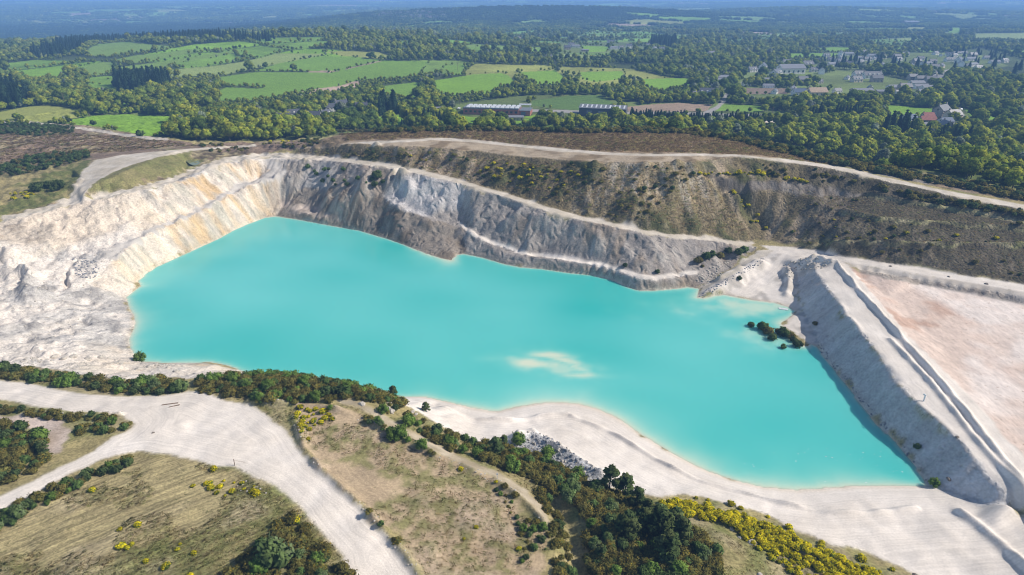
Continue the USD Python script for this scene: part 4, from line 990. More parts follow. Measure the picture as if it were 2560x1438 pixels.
def taper(points, radii, sides=6):
    p, out, at = np.array(points, float), [], 0
    V, F = [], []
    ang = np.arange(sides) * 2 * np.pi / sides
    for i, (q, r) in enumerate(zip(p, radii)):
        t = p[min(i + 1, len(p) - 1)] - p[max(i - 1, 0)]
        t /= np.linalg.norm(t)
        a = np.cross(t, [1, 0, 0] if abs(t[0]) < 0.8 else [0, 1, 0]); a /= np.linalg.norm(a); b = np.cross(t, a)
        V.append(q + r * (np.cos(ang)[:, None] * a + np.sin(ang)[:, None] * b))
        if i:
            j = np.arange(sides); k = (j + 1) % sides
            F.append(np.vstack([np.column_stack([(i - 1) * sides + j, (i - 1) * sides + k, i * sides + k]), np.column_stack([(i - 1) * sides + j, i * sides + k, i * sides + j])]))
    return np.vstack(V), np.vstack(F)

def join(parts):
    V, F, at = [], [], 0
    for v, f in parts:
        V.append(v); F.append(np.asarray(f) + at); at += len(v)
    return np.vstack(V), np.vstack(F)

def plant_kind(name, crown, wood=None, crown_name="crown", wood_name="trunk"):
    path = f"/World/kinds/{name}"
    UsdGeom.Xform.Define(stage, path)
    v, f, n, c = crown
    define_mesh(f"{path}/{crown_name}", v, f, n, LEAF, {"albedo": c})
    if wood is not None:
        usdkit.mesh(stage, f"{path}/{wood_name}", wood, BARK, smooth=True)
    return path

def decid(name, seed, hgt, wid, colors, n=620, size=0.62):
    r = np.random.default_rng(seed)
    lobes = []
    for k in range(11):
        a, q = k * 2.4 + r.uniform(-.4, .4), math.sqrt((k + .5) / 11)
        lobes.append(((math.cos(a) * q * wid * .33, math.sin(a) * q * wid * .33, hgt * (.74 - .30 * q * q + r.uniform(-.08, .08))), np.array((1, 1, .85)) * wid * r.uniform(.17, .25)))
    lobes.append(((0, 0, hgt * .52), (wid * .36, wid * .36, hgt * .34)))
    wood = join([taper([(0, 0, -1.0), (.1, 0, hgt * .25), (0, .1, hgt * .6)], [.38, .28, .14])] + [taper([(0, 0, hgt * .25), (math.cos(a) * wid * .25, math.sin(a) * wid * .25, hgt * .55)], [.16, .06], 5) for a in (0.4, 2.2, 4.1, 5.4)])
    return plant_kind(name, lumps(lobes, n, size, colors, seed), wood)

def conifer(name, seed, hgt, wid, colors, tiers=11, spread=11):
    r = np.random.default_rng(seed)
    V, F, N, C, at = [], [], [], [], 0
    cone_v, cone_f = taper([(0, 0, hgt * .08), (0, 0, hgt * .3), (0, 0, hgt * .65), (0, 0, hgt * .97)], [wid * .30, wid * .27, wid * .15, .03], 8)
    d = cone_v * [1, 1, 0]; d = d / np.maximum(np.linalg.norm(d, axis=1, keepdims=True), 1e-6) + [0, 0, .5]
    V.append(cone_v); F.append(cone_f); N.append(d / np.linalg.norm(d, axis=1, keepdims=True)); C.append(np.tile(np.array(colors[0]) * .7, (len(cone_v), 1))); at = len(cone_v)
    pts, nor = [], []
    for k in range(tiers):
        z = hgt * (.07 + .9 * k / tiers)
        rad = wid * .5 * (1 - (k / tiers) ** 1.15) * r.uniform(.85, 1.1) + .15
        m = max(4, int(spread * (1 - .6 * k / tiers)))
        for j in range(m):
            a = j * 2 * math.pi / m + r.uniform(-.3, .3)
            for s in (.5, .78, 1.0):
                pts.append((math.cos(a) * rad * s, math.sin(a) * rad * s, z - .22 * rad * s + r.uniform(-.2, .2)))
                nor.append((math.cos(a) * .8, math.sin(a) * .8, .6))
    pts, nor = np.array(pts), np.array(nor)
    v, f, nv = leaf_cards(pts, nor, hgt / tiers * .62, r, .5)
    cc = np.array(colors)[r.integers(len(colors), size=len(pts))] * r.uniform(.75, 1.3, (len(pts), 1))
    V.append(v); F.append(f + at); N.append(nv); C.append(np.repeat(cc, 4, 0))
    wood = taper([(0, 0, -.8), (0, 0, hgt * .4), (0, 0, hgt * .95)], [.26, .17, .03])
    return plant_kind(name, (np.vstack(V), np.vstack(F), np.vstack(N), np.vstack(C)), wood)

BRIGHT, MID, DARK, GREY = [(.21, .235, .025), (.25, .26, .03), (.17, .21, .026)], [(.14, .18, .026), (.165, .20, .028), (.115, .16, .026)], [(.075, .115, .024), (.095, .13, .026), (.062, .098, .022)], [(.15, .18, .11), (.19, .22, .15), (.12, .15, .09)]
DECID = [decid("broad_tree_a", 1, 11, 10, BRIGHT), decid("broad_tree_b", 2, 12, 10, MID), decid("broad_tree_c", 3, 10, 10.5, MID + BRIGHT), decid("broad_tree_d", 4, 12, 9.5, DARK), decid("broad_tree_e", 5, 9, 9, DARK + MID), decid("broad_tree_f", 6, 12, 8, GREY), decid("broad_tree_g", 7, 12.5, 9.5, BRIGHT + MID)]
CONES = [conifer("conifer_a", 11, 15, 6.0, [(.022, .042, .022), (.03, .052, .026)]), conifer("conifer_b", 12, 13, 5.2, [(.02, .038, .02), (.028, .05, .022)]), conifer("conifer_c", 13, 16, 6.5, [(.026, .05, .024), (.018, .034, .018)])]

def pine_tree(name, seed, hgt, wid, colors, lobes_n=13, size=.30, n=1500, bare=.3):
    r = np.random.default_rng(seed)
    lean = r.uniform(-.08, .08, 2) * hgt
    top = np.array([lean[0], lean[1], hgt])
    trunk = [(0, 0, -.6), (lean[0] * .3, lean[1] * .2, hgt * .35), (lean[0] * .6, lean[1] * .7, hgt * .7), top * [1, 1, .95]]
    wood, lobes = [taper(trunk, [.20, .15, .09, .03], 7)], []
    for k in range(lobes_n):
        z = hgt * (bare + (1 - bare) * (k + .7) / lobes_n)
        a = k * 2.4 + r.uniform(-.5, .5)
        ext = wid * .5 * (1.0 - .55 * ((k + .5) / lobes_n) ** 1.6) * r.uniform(.6, 1.0)
        base = np.array([lean[0] * z / hgt, lean[1] * z / hgt, z * .9])
        tip = base + [math.cos(a) * ext * .8, math.sin(a) * ext * .8, ext * .25]
        wood.append(taper([base, tip], [.055, .02], 4))
        lobes.append((tip, np.array((1, 1, .62)) * wid * r.uniform(.15, .21)))
    lobes.append((top, np.array((1, 1, .8)) * wid * .16))
    return plant_kind(name, lumps(lobes, n, size, colors, seed, shell=(.5, 1.12), core=.42), join(wood))
PINE_C = [(.062, .09, .034), (.08, .105, .038), (.095, .115, .044)]
PINES = [pine_tree("pine_a", 21, 6.5, 4.6, PINE_C), pine_tree("pine_b", 22, 5.0, 4.2, PINE_C, bare=.12), pine_tree("pine_c", 23, 5.6, 5.2, PINE_C, bare=.15)]

def bush(name, seed, hgt, wid, colors, n=620, size=.16, accents=None, lobes_n=9, core=.66):
    r = np.random.default_rng(seed)
    lobes = []
    for k in range(lobes_n):
        a, q = k * 2.4 + r.uniform(-.4, .4), math.sqrt((k + .3) / lobes_n)
        s = r.uniform(.18, .30)
        lobes.append(((math.cos(a) * q * wid * .34, math.sin(a) * q * wid * .34, hgt * (.60 - .30 * q * q + r.uniform(-.05, .12))), (wid * s, wid * s, hgt * s * 1.35)))
    lobes.append(((0, 0, hgt * .32), (wid * .38, wid * .38, hgt * .38)))
    stems = join([taper([(0, 0, -.3), (math.cos(a) * wid * .16, math.sin(a) * wid * .16, hgt * .35)], [.05, .025], 4) for a in (0, 1.3, 2.6, 3.9, 5.2)])
    return plant_kind(name, lumps(lobes, n, size, colors, seed, core=core, accents=accents, shell=(.62, 1.2)), stems, "foliage", "stems")
GORSE_G = [(.115, .115, .034), (.135, .125, .038), (.09, .10, .03)]
RUST = [(.135, .115, .034), (.115, .105, .032), (.095, .095, .03)]
YEL = [(.44, .375, .010), (.48, .41, .014), (.37, .33, .014)]
ORANGE = [(.25, .175, .022), (.21, .155, .022)]
GORSE = [bush("gorse_a", 31, 1.5, 2.6, GORSE_G, accents=(.10, ORANGE)), bush("gorse_b", 32, 1.7, 2.4, RUST, accents=(.22, ORANGE)), bush("gorse_c", 33, 1.3, 2.8, GORSE_G + RUST, accents=(.14, ORANGE)), bush("gorse_d", 36, 1.6, 2.5, RUST)]
BROOM = [bush("broom_a", 41, 1.15, 1.9, [(.10, .135, .025), (.075, .11, .022)], accents=(1.0, YEL), n=520, size=.16), bush("broom_b", 42, .95, 1.6, [(.09, .13, .025)], accents=(.75, YEL), n=460, size=.14)]
SHRUB = [bush("shrub_a", 51, 2.4, 2.9, [(.085, .14, .03), (.11, .165, .035)], size=.2), bush("shrub_b", 52, 2.0, 2.6, [(.055, .095, .03), (.075, .115, .035)], size=.2), bush("shrub_c", 53, 2.6, 2.8, [(.12, .155, .07), (.10, .14, .05)], size=.19), bush("shrub_d", 54, 1.9, 2.4, [(.055, .08, .03), (.07, .095, .034)], size=.19)]
def tuft(name, seed, colors, n=30, hgt=.17):
    r = np.random.default_rng(seed)
    a, d = r.uniform(0, 2 * np.pi, n), np.sqrt(r.random(n)) * .42
    p = np.column_stack([np.cos(a) * d, np.sin(a) * d, np.zeros(n)])
    s = r.uniform(.6, 1.2, (n, 1)) * hgt
    side = np.column_stack([-np.sin(a), np.cos(a), np.zeros(n)]) * .05
    tip = p + np.column_stack([np.cos(a) * .25, np.sin(a) * .25, np.ones(n)]) * s
    v = np.stack([p - side, p + side, tip], 1).reshape(-1, 3)
    cc = np.repeat(np.array(colors)[r.integers(len(colors), size=n)] * r.uniform(.8, 1.2, (n, 1)), 3, 0)
    nn = np.repeat(np.column_stack([np.cos(a) * .4, np.sin(a) * .4, np.ones(n)]), 3, 0)
    return plant_kind(name, (v, np.arange(3 * n).reshape(-1, 3), nn / np.linalg.norm(nn, axis=1, keepdims=True), cc), None, "blades")
TUFT = [tuft("tuft_a", 61, [(.19, .15, .06), (.22, .18, .085)]), tuft("tuft_b", 62, [(.085, .11, .03), (.115, .125, .038)]), tuft("tuft_c", 63, [(.17, .12, .065), (.14, .10, .052)])]

def place(kind, name, pos, turn, size, label=None, category=None, group=None, squash=1.0):
    x = UsdGeom.Xform.Define(stage, numbered("/World", name))
    x.AddTranslateOp().Set(Gf.Vec3d(*map(float, pos)))
    x.AddRotateZOp().Set(float(math.degrees(turn)))
    x.AddScaleOp().Set(Gf.Vec3f(float(size), float(size), float(size * squash)))
    p = x.GetPrim()
    p.GetReferences().AddInternalReference(kind)
    p.SetInstanceable(True)
    return mark(p, label, category, group)

def scatter(name, kinds, which, pos, turn, size, label, category):
    pi = UsdGeom.PointInstancer.Define(stage, numbered("/World", name))
    root = pi.GetPath()
    for j, k in enumerate(kinds):
        x = UsdGeom.Xform.Define(stage, f"{root}/kind_{j:03d}" if j else f"{root}/kind")
        x.GetPrim().GetReferences().AddInternalReference(k)
        pi.CreatePrototypesRel().AddTarget(x.GetPath())
    n = len(pos)
    size = np.asarray(size, float)
    s3 = size if size.ndim == 2 else np.repeat(size[:, None], 3, 1)
    pi.CreateProtoIndicesAttr(Vt.IntArray.FromNumpy(np.asarray(which, np.int32)))
    pi.CreatePositionsAttr(Vt.Vec3fArray.FromNumpy(np.asarray(pos, np.float32)))
    pi.CreateScalesAttr(Vt.Vec3fArray.FromNumpy(s3.astype(np.float32)))
    q = np.zeros((n, 4), np.float32)
    q[:, 2], q[:, 3] = np.sin(np.asarray(turn) / 2), np.cos(np.asarray(turn) / 2)
    pi.CreateOrientationsAttr(Vt.QuathArray([Gf.Quath(float(b), 0.0, 0.0, float(a)) for a, b in q[:, 2:]]))
    return mark(pi, label, category, None, "stuff")
# ------------------------------------------------------------------ plants of the pit and its foreground
ROADS_ALL = shapely.union_all([g.buffer(0.3) for g in ROAD_POLY])
shapely.prepare(ROADS_ALL)
def spots(poly, spacing, seed, keep_off_roads=True, clump=0.0, is_world=False):
    g = poly if is_world else outline(poly, 12.0)
    x0, y0, x1, y1 = g.bounds
    r = np.random.default_rng(seed)
    xs, ys = np.meshgrid(np.arange(x0, x1 + spacing, spacing), np.arange(y0, y1 + spacing, spacing))
    x, y = xs.ravel() + r.uniform(-.5, .5, xs.size) * spacing, ys.ravel() + r.uniform(-.5, .5, xs.size) * spacing
    ok = shapely.contains_xy(g, x, y)
    if keep_off_roads:
        ok &= ~shapely.contains_xy(ROADS_ALL, x, y)
    if clump:
        ok &= raster_at(N12, x, y) + .5 * raster_at(N5, x, y) > (clump - .5) * 2
    x, y = x[ok], y[ok]
    z = height(x, y)
    dry = z > 0.03
    return np.column_stack([x, y, z])[dry]

POOL = {}                                                      # kind of plant -> list of (size in the picture, kind, position, turn, size, label, group)
def grow(pool, kinds, weights, pos, low, high, label, group, seed, squash=1.0):
    r = np.random.default_rng(seed + 1000)
    low, high = low * .75, high * 1.12
    which = r.choice(len(kinds), size=len(pos), p=np.array(weights, float) / sum(weights))
    for p, w in zip(pos, which):
        s = r.uniform(low, high)
        POOL.setdefault(pool, []).append((s / np.linalg.norm(p - [0, 0, CAM_H]), kinds[w], p - [0, 0, .06], r.uniform(0, 6.28), s, label, group))

THICK = GORSE + SHRUB
def belt(poly, spacing, seed, low, high, label, mix=(3, 3, 3, 3, 1.2, 1.2, .5, .8), clump=0.0, pool="gorse_bush"):
    pos = spots(poly, spacing, seed, clump=clump)
    r = np.random.default_rng(seed + 77)
    w = np.array(mix, float); w /= w.sum()
    pick = r.choice(len(THICK), size=len(pos), p=w)
    for half, name, what in ((pick < 4, "gorse_bush", "gorse"), (pick >= 4, "green_shrub", "green leafy shrub")):
        ks = THICK[:4] if name == "gorse_bush" else THICK[4:]
        ww = mix[:4] if name == "gorse_bush" else mix[4:]
        grow(name, ks, ww, pos[half], low, high, f"{'brownish green gorse bush' if what == 'gorse' else what} {label}", f"{'gorse bushes' if what == 'gorse' else 'green shrubs'} {label}", seed)

belt([(-20,916),(60,926),(150,937),(250,952),(330,957),(420,952),(470,960),(470,984),(400,988),(300,984),(200,974),(100,958),(-20,942)], 1.75, 101, .65, 1.15, "in the belt between the haul road and the pit", (3, 1, 2, 1, 2.2, 2.2, .5, 2))
belt([(495,950),(560,946),(640,942),(720,936),(800,950),(880,970),(960,994),(1000,1006),(1010,1018),(960,1014),(900,1000),(860,1004),(780,1006),(700,1002),(620,996),(540,986),(500,974)], 1.35, 102, .6, 1.15, "on the lip above the lake behind the road junction", (3, 3, 3, 2.5, 1.6, 1.6, .4, .6))
belt([(870,1002),(1000,1014),(1060,1048),(1130,1088),(1190,1112),(1170,1134),(1120,1122),(1060,1092),(980,1052),(920,1034)], 2.6, 103, .6, 1.1, "on the broken bank beside the white beach", (2, 1, 2, 1, 2, 1, .5, 1))
belt([(1035,1068),(1110,1094),(1165,1130),(1160,1150),(1085,1122),(1030,1090)], 1.5, 104, .6, 1.0, "in the dark clump above the beach track", (3, 3, 2, 3, .6, .6, 0, .3))
belt([(1190,1108),(1240,1114),(1290,1128),(1340,1144),(1400,1164),(1480,1208),(1550,1244),(1640,1278),(1700,1304),(1760,1344),(1800,1384),(1790,1455),(1480,1455),(1472,1380),(1455,1300),(1425,1262),(1330,1200),(1250,1170),(1190,1142)], 1.2, 105, .55, 1.1, "in the big thicket above the white beach", (4, 4, 5, 4.5, 1.2, 1.0, .5, .8))
belt([(1325,1214),(1385,1262),(1412,1340),(1432,1450),(1375,1450),(1372,1340),(1340,1270)], 1.6, 106, .5, .95, "along the dark ditch beside the tan plot", (3, 3, 3, 2, 1.5, 1, 0, .5))
belt([(-20,1056),(60,1064),(110,1084),(126,1110),(122,1148),(88,1182),(-20,1222)], 1.45, 107, .65, 1.1, "in the dark thicket between the two arms of the road", (3, 1, 2, 2.5, .5, .8, 0, 2))
belt([(-20,1302),(40,1270),(110,1230),(200,1194),(290,1156),(340,1146),(345,1156),(280,1186),(180,1228),(90,1278),(30,1314),(-20,1340)], 1.35, 108, .5, .9, "in the strip along the lower arm of the haul road", (2, 1, 2, 1.5, 2, 2, .5, 1.5))
belt([(555,1450),(600,1408),(640,1380),(690,1320),(718,1290),(750,1310),(800,1355),(840,1405),(885,1450)], 1.6, 109, .7, 1.2, "in the rusty clump beside the haul road", (2, 4.5, 3, 4, .7, .7, .4, .4))
belt([(-20,1006),(60,1022),(140,1034),(230,1040),(300,1040),(290,1050),(200,1054),(100,1047),(40,1037),(-20,1032)], 1.3, 110, .4, .8, "on the stony bank under the haul road", (2, 2, 2, 3, .7, .7, 0, 1))
belt([(150,1062),(230,1060),(290,1055),(330,1062),(320,1085),(270,1097),(235,1120),(200,1142),(165,1132),(190,1092)], 1.7, 111, .35, .75, "on the tongue of grass between the road arms", (2, 1, 2, 1, 1.5, 1, 0, 1), clump=.5)
belt([(765,1146),(790,1160),(850,1206),(905,1260),(960,1318),(1010,1375),(1055,1450),(1030,1450),(985,1390),(930,1330),(880,1276),(820,1214),(775,1170)], 1.15, 112, .3, .62, "in the low hedge between the haul road and the tan plot", (2, 1, 2, 1, 2.5, 1.5, .3, 1), clump=.35)
belt([(640,998),(740,1004),(860,1012),(900,1030),(980,1066),(1060,1112),(1150,1154),(1140,1160),(1050,1122),(960,1078),(880,1040),(800,1020),(700,1014),(630,1008)], 1.3, 113, .3, .7, "along the low stony bank beyond the tan plot", (2, 1, 2, 1, 2, 1.5, .3, 1), clump=.45)
belt([(1225,1195),(1300,1236),(1352,1290),(1372,1380),(1350,1450),(1290,1450),(1310,1380),(1290,1300),(1240,1240)], 1.5, 114, .25, .6, "scattered over the edge of the tan plot", (2, 1, 1, 1, 2, 1, .3, 1), clump=.5)
def brooms(poly, spacing, seed, low, high, label, clump=0.0, is_list=False):
    pos = on_ground(*np.array(poly, float).T) if is_list else spots(poly, spacing, seed, clump=clump)
    grow("broom_bush", BROOM, (3, 2), pos, low, high, "yellow flowering broom bush " + label, "yellow broom bushes " + label, seed)
brooms([(1640,1262),(1700,1254),(1760,1266),(1830,1279),(1900,1304),(1980,1339),(2060,1379),(2140,1414),(2215,1450),(2090,1450),(1990,1404),(1900,1364),(1820,1314),(1740,1296),(1660,1294)], 1.0, 201, .62, 1.0, "in the long yellow bank above the white beach")
brooms([(1850,1330),(1950,1374),(2050,1424),(2100,1450),(2000,1450),(1920,1394),(1850,1350)], 1.3, 202, .55, .85, "on the lower stony step of the yellow bank")
brooms([(1700,1240),(1850,1264),(1960,1307),(2060,1357),(2160,1397),(2290,1440),(2200,1440),(2050,1374),(1900,1304)], 3.2, 203, .5, .9, "dotted along the foot of the yellow bank")
brooms([(740,1014),(800,1018),(850,1032),(830,1052),(790,1072),(762,1112),(752,1082),(737,1047)], 1.5, 204, .45, .85, "in the corner of the tan plot below the lip")
brooms([(535,1200),(600,1203),(655,1215),(660,1235),(590,1248),(520,1232),(480,1215)], 1.9, 205, .4, .8, "on the crest of the furrowed plot beside the road")
brooms([(300,1325),(305,1368),(330,1362),(318,1372),(450,1362),(444,1375),(485,1385),(365,1405),(345,1315),(230,1228),(535,1175),(760,1340),(740,1305),(475,1445),(415,1420),(1160,1348),(1296,1375),(1190,1320),(1152,1175),(1240,1206)], 0, 206, .45, .9, "standing alone on the dry grass plots", is_list=True)
brooms([(1180,395),(1300,408),(1440,428),(1490,470),(1420,482),(1340,468),(1250,455),(1190,425)], 3.6, 207, .7, 1.25, "on the brown slope of the spoil heap", clump=.4)
brooms([(1830,470),(1900,540),(1940,582),(1880,560),(1830,500)], 3.4, 208, .6, 1.1, "in the gully beside the nose of the spoil heap")
brooms([(1745,433),(1900,431),(2030,456),(2025,461),(1900,438),(1750,440)], 1.7, 209, .7, 1.2, "in the yellow line along the hillside ledge")
brooms([(1960,530),(2200,560),(2560,578),(2560,608),(2200,602),(2050,592)], 9.0, 210, .6, 1.1, "on the dark hillside above the mud flat")
brooms([(640,350),(760,352),(700,360)], 6.0, 211, .6, 1.0, "on the rim of the heath")
brooms([(900,375),(1050,385),(1150,420),(1100,415),(980,395)], 6.0, 212, .6, 1.1, "on the slope above the pit road")
brooms([(20,480),(90,482),(90,495),(30,498)], 2.2, 213, .6, 1.1, "beside the conifers on the left rim")
# scrub of slopes and heaths
def scrub(poly, spacing, seed, low, high, label, kinds=None, weights=None, clump=0.0, pool="gorse_bush", what="dark gorse bush", many="dark gorse bushes"):
    pos = spots(poly, spacing, seed, clump=clump)
    grow(pool, kinds or [GORSE[0], GORSE[2], GORSE[3], SHRUB[3]], weights or (2, 2, 1.5, 2), pos, low, high, f"{what} {label}", f"{many} {label}", seed)
scrub([(2250,478),(2400,502),(2570,533),(2570,546),(2400,522),(2270,498)], 1.9, 301, .7, 1.2, "under the upper road on the dark hillside")
scrub([(850,330),(1000,321),(1200,317),(1450,323),(1700,319),(1850,339),(1980,373),(2150,406),(2300,437),(2450,463),(2570,486),(2570,504),(2420,474),(2250,444),(2100,416),(1950,384),(1850,356),(1700,334),(1450,333),(1200,328),(1000,332)], 2.3, 302, .8, 1.5, "in the dark belt behind the bracken plateau")
scrub([(740,378),(900,372),(1100,378),(1300,400),(1500,415),(1700,415),(1740,430),(1600,560),(1400,505),(1200,455),(1000,408),(850,388)], 3.6, 303, .45, .95, "on the brown face of the spoil heap", clump=.3)
scrub([(1960,470),(2137,490),(2400,535),(2570,560),(2570,705),(2300,662),(2100,625),(1970,605)], 6.5, 304, .4, .8, "on the dark hillside above the white road", clump=.35)
scrub([(1900,405),(2040,425),(2120,440),(2250,470),(2250,490),(2100,465),(1950,445),(1880,430)], 2.8, 305, .5, 1.0, "below the road on the upper hillside", clump=.2)
scrub([(-20,312),(60,305),(150,308),(190,318),(180,333),(110,341),(-20,335)], 2.6, 306, .6, 1.0, "on the heath by the gravel track", kinds=[SHRUB[3], SHRUB[1]], weights=(3, 1), pool="green_shrub", what="dark green shrub", many="dark green shrubs")
scrub([(-20,414),(60,397),(130,386),(215,381),(225,394),(160,414),(60,436),(-20,443)], 2.4, 307, .6, 1.1, "in the dark scrub above the left rim", kinds=[SHRUB[3], SHRUB[1], GORSE[3]], weights=(3, 1, 1), pool="green_shrub", what="dark green shrub", many="dark green shrubs")
scrub([(480,360),(640,362),(800,350),(830,352),(760,370),(640,374),(560,382),(520,378)], 2.6, 308, .4, .9, "on the strip of heath behind the rim road", clump=.1)
scrub([(750,415),(850,420),(930,460),(960,480),(900,480),(800,470),(740,440)], 5.0, 309, .5, 1.2, "on the grey pit wall below the rim road", pool="green_shrub", what="dark green shrub", many="dark green shrubs", kinds=[SHRUB[1], SHRUB[3]], weights=(1, 1))
def shrubs_at(pts, low, high, label, group, kinds, seed, pool="green_shrub"):
    grow(pool, kinds, [1] * len(kinds), on_ground(*np.array(pts, float).T), low, high, label, group, seed)
shrubs_at([(1745,657),(1765,647),(1780,642),(1800,645),(1820,634),(1845,637),(1860,632),(1756,668)], .9, 1.5, "dark rounded shrub on the rubble above the pale ramp", "dark shrubs on the rubble above the ramp", [SHRUB[1], SHRUB[3], GORSE[3]], 401)
shrubs_at([(930,452),(943,446),(957,458),(938,466)], 1.3, 2.0, "dark bush clinging to the grey wall under the rim road", "dark bushes clinging to the grey wall", [SHRUB[3]], 402)
shrubs_at([(1643,683)], 1.0, 1.1, "small dark bush beside the low white track", None, [SHRUB[3]], 403)
shrubs_at([(1562,667)], .8, .9, "small round bush above the bend of the low white track", None, [SHRUB[3]], 404)
shrubs_at([(2334,1214)], 1.0, 1.0, "small green bush at the corner of lake and embankment", None, [SHRUB[0]], 405)
shrubs_at([(352,903)], 1.3, 1.3, "single green bush on the white shore at the western end of the lake", None, [SHRUB[0]], 406)
shrubs_at([(2290,1122)], .55, .6, "lone tiny bush growing on the flank of the embankment", None, [SHRUB[2]], 407)
shrubs_at([(1849,700)], .8, .8, "small bush on the ridge between the two ramps", None, [SHRUB[3]], 408)
shrubs_at([(2037,813)], .7, .8, "small bush at the foot of the embankment beside the spit", None, [GORSE[1]], 409)
shrubs_at([(690,1408)], 2.0, 2.0, "large pale grey-green willow bush among the rusty gorse", None, [SHRUB[2]], 410)
shrubs_at([(650,1432)], 1.4, 1.4, "smaller green bush in front of the large willow bush", None, [SHRUB[0]], 411)
shrubs_at([(975,1085),(985,1098),(1000,1092),(1023,1062),(1055,1120),(905,985)], .8, 1.1, "bright green rounded shrub on the broken bank above the beach", "bright shrubs on the broken bank", [SHRUB[0]], 412)
shrubs_at([(1370,1140),(1296,1108)], 1.0, 1.2, "round green bush beside the grey rubble heap", "green bushes beside the rubble heap", [SHRUB[0]], 413)
shrubs_at([(174,306)], 1.9, 1.9, "round dark bush at the edge of the bright green field, by the track", None, [SHRUB[3]], 414)
shrubs_at([(234,313)], 1.8, 1.8, "low spreading bush on the bright green field", None, [SHRUB[1]], 415)
shrubs_at([(352,341)], 2.2, 2.2, "leafy bush where the gravel track meets the heath", None, [SHRUB[1]], 416)
shrubs_at([(100,468),(122,470),(150,472),(95,480),(135,478)], 1.4, 2.0, "dark green bush in the clump on the western rim", "dark bushes in the clump on the western rim", [SHRUB[3]], 417)
WATER_BUSH = [(1876,818,1.0), (1906,826,1.5), (1920,836,1.6), (1928,850,1.3), (1958,842,1.6), (1975,846,1.4), (1994,868,1.3), (1957,872,.8), (1948,836,1.3), (1984,856,1.0)]
for j, (px, py, s) in enumerate(WATER_BUSH):
    p = at_height(px, py, -0.25)
    POOL.setdefault("flooded_bush", []).append((1.0, (SHRUB[3], SHRUB[1], GORSE[3])[j % 3], p, j * 1.7, s, "dark half-drowned bush standing in the shallows off the spit", "half-drowned bushes in the shallows"))

PINE_SPOTS = [(1522,1232,0,1.0,"tall pine with bare trunk standing out against the white beach"), (1556,1240,1,1.05,"bushy pine beside the tall bare-trunked pine"), (1592,1268,2,.8,"small open pine at the edge of the beach by the yellow broom"),
    (1610,1325,1,1.0,"broad dark pine in the middle of the thicket"), (1650,1350,2,1.15,None), (1705,1365,1,1.1,None), (1565,1345,2,1.0,None), (1660,1400,1,1.2,None), (1620,1290,1,.7,None), (1685,1320,2,.8,None), (1500,1395,1,.55,None),
    (984,992,1,.62,"small upright pine on the lip beside the lake"), (1066,1028,1,.5,"tiny pine at the root of the white beach"), (1258,1112,1,.5,"young pine on the crest of the thicket by the rubble"), (1240,1140,2,.8,None), (110,1130,1,.55,None)]
for j, (px, py, k, s, label) in enumerate(PINE_SPOTS):
    p = on_ground(px, py)[0]
    POOL.setdefault("pine_tree", []).append((1.0, PINES[k], p, j * 2.1, s, label or "dark pine crowded among others in the thicket above the beach", None if label else "pines crowded in the thicket"))

# grass
def grass(poly, spacing, seed, low, high, weights, label, clump=0.0, world=False):
    pos = spots(poly, spacing, seed, clump=clump, is_world=world)
    r = np.random.default_rng(seed)
    scatter("grass", TUFT, r.choice(3, size=len(pos), p=np.array(weights) / sum(weights)), pos - [0, 0, .03], r.uniform(0, 6.28, len(pos)), r.uniform(low, high, len(pos)), label, "grass")
soil_w = AREA["soil_field"][0]; furrow_w = AREA["furrow_field"][0]
grass(soil_w, .8, 501, .5, 1.5, (1, 2, 1), "thin grass tufts on the tan plot", .48, True)
grass(furrow_w, .6, 502, .6, 1.4, (2, 1.8, .6), "dry grass on the furrowed plot", .3, True)
grass([(480,975),(640,1000),(740,1010),(735,1060),(700,1060),(640,1015),(540,990)], .7, 503, .6, 1.2, (1, 2, .5), "grass beside the road junction", .4)
grass([(-20,918),(470,960),(470,990),(-20,950)], .9, 504, .6, 1.3, (1, 2, 1), "grass under the gorse belt")
grass([(860,1005),(1190,1112),(1330,1195),(1400,1262),(1370,1290),(1230,1195),(1050,1110),(900,1040)], .9, 505, .6, 1.3, (1.5, 1.5, 1), "grass along the broken bank")
grass([(1600,1300),(1700,1290),(1900,1370),(2000,1410),(2100,1450),(1800,1450),(1790,1380)], .9, 506, .6, 1.3, (1.5, 1.5, .6), "grass on the slope below the broom", .4)
grass([(850,335),(1000,327),(1200,324),(1450,331),(1600,325),(1750,335),(1850,350),(1950,373),(2100,402),(2100,415),(1900,388),(1740,382),(1500,378),(1280,358),(1080,343),(860,352)], 1.2, 507, 1.8, 3.6, (1, .15, 2.2), "tan bracken on the plateau of the spoil heap")
grass([(0,325),(340,341),(480,362),(600,366),(440,366),(300,380),(200,385),(0,415)], 1.7, 508, 1.5, 3.2, (.8, .3, 2), "brown heather on the heath")
grass([(740,378),(900,372),(1100,378),(1300,400),(1500,415),(1740,410),(1880,590),(1600,560),(1400,505),(1200,455),(1000,408),(850,388)], 1.5, 509, 1.4, 3.0, (1, 1, 1.5), "rough grass on the face of the spoil heap")
grass([(1960,470),(2137,490),(2400,535),(2570,560),(2570,705),(2300,662),(2100,625),(1970,605)], 1.7, 510, .9, 1.8, (.8, 1, 1.5), "rough grass on the dark hillside")

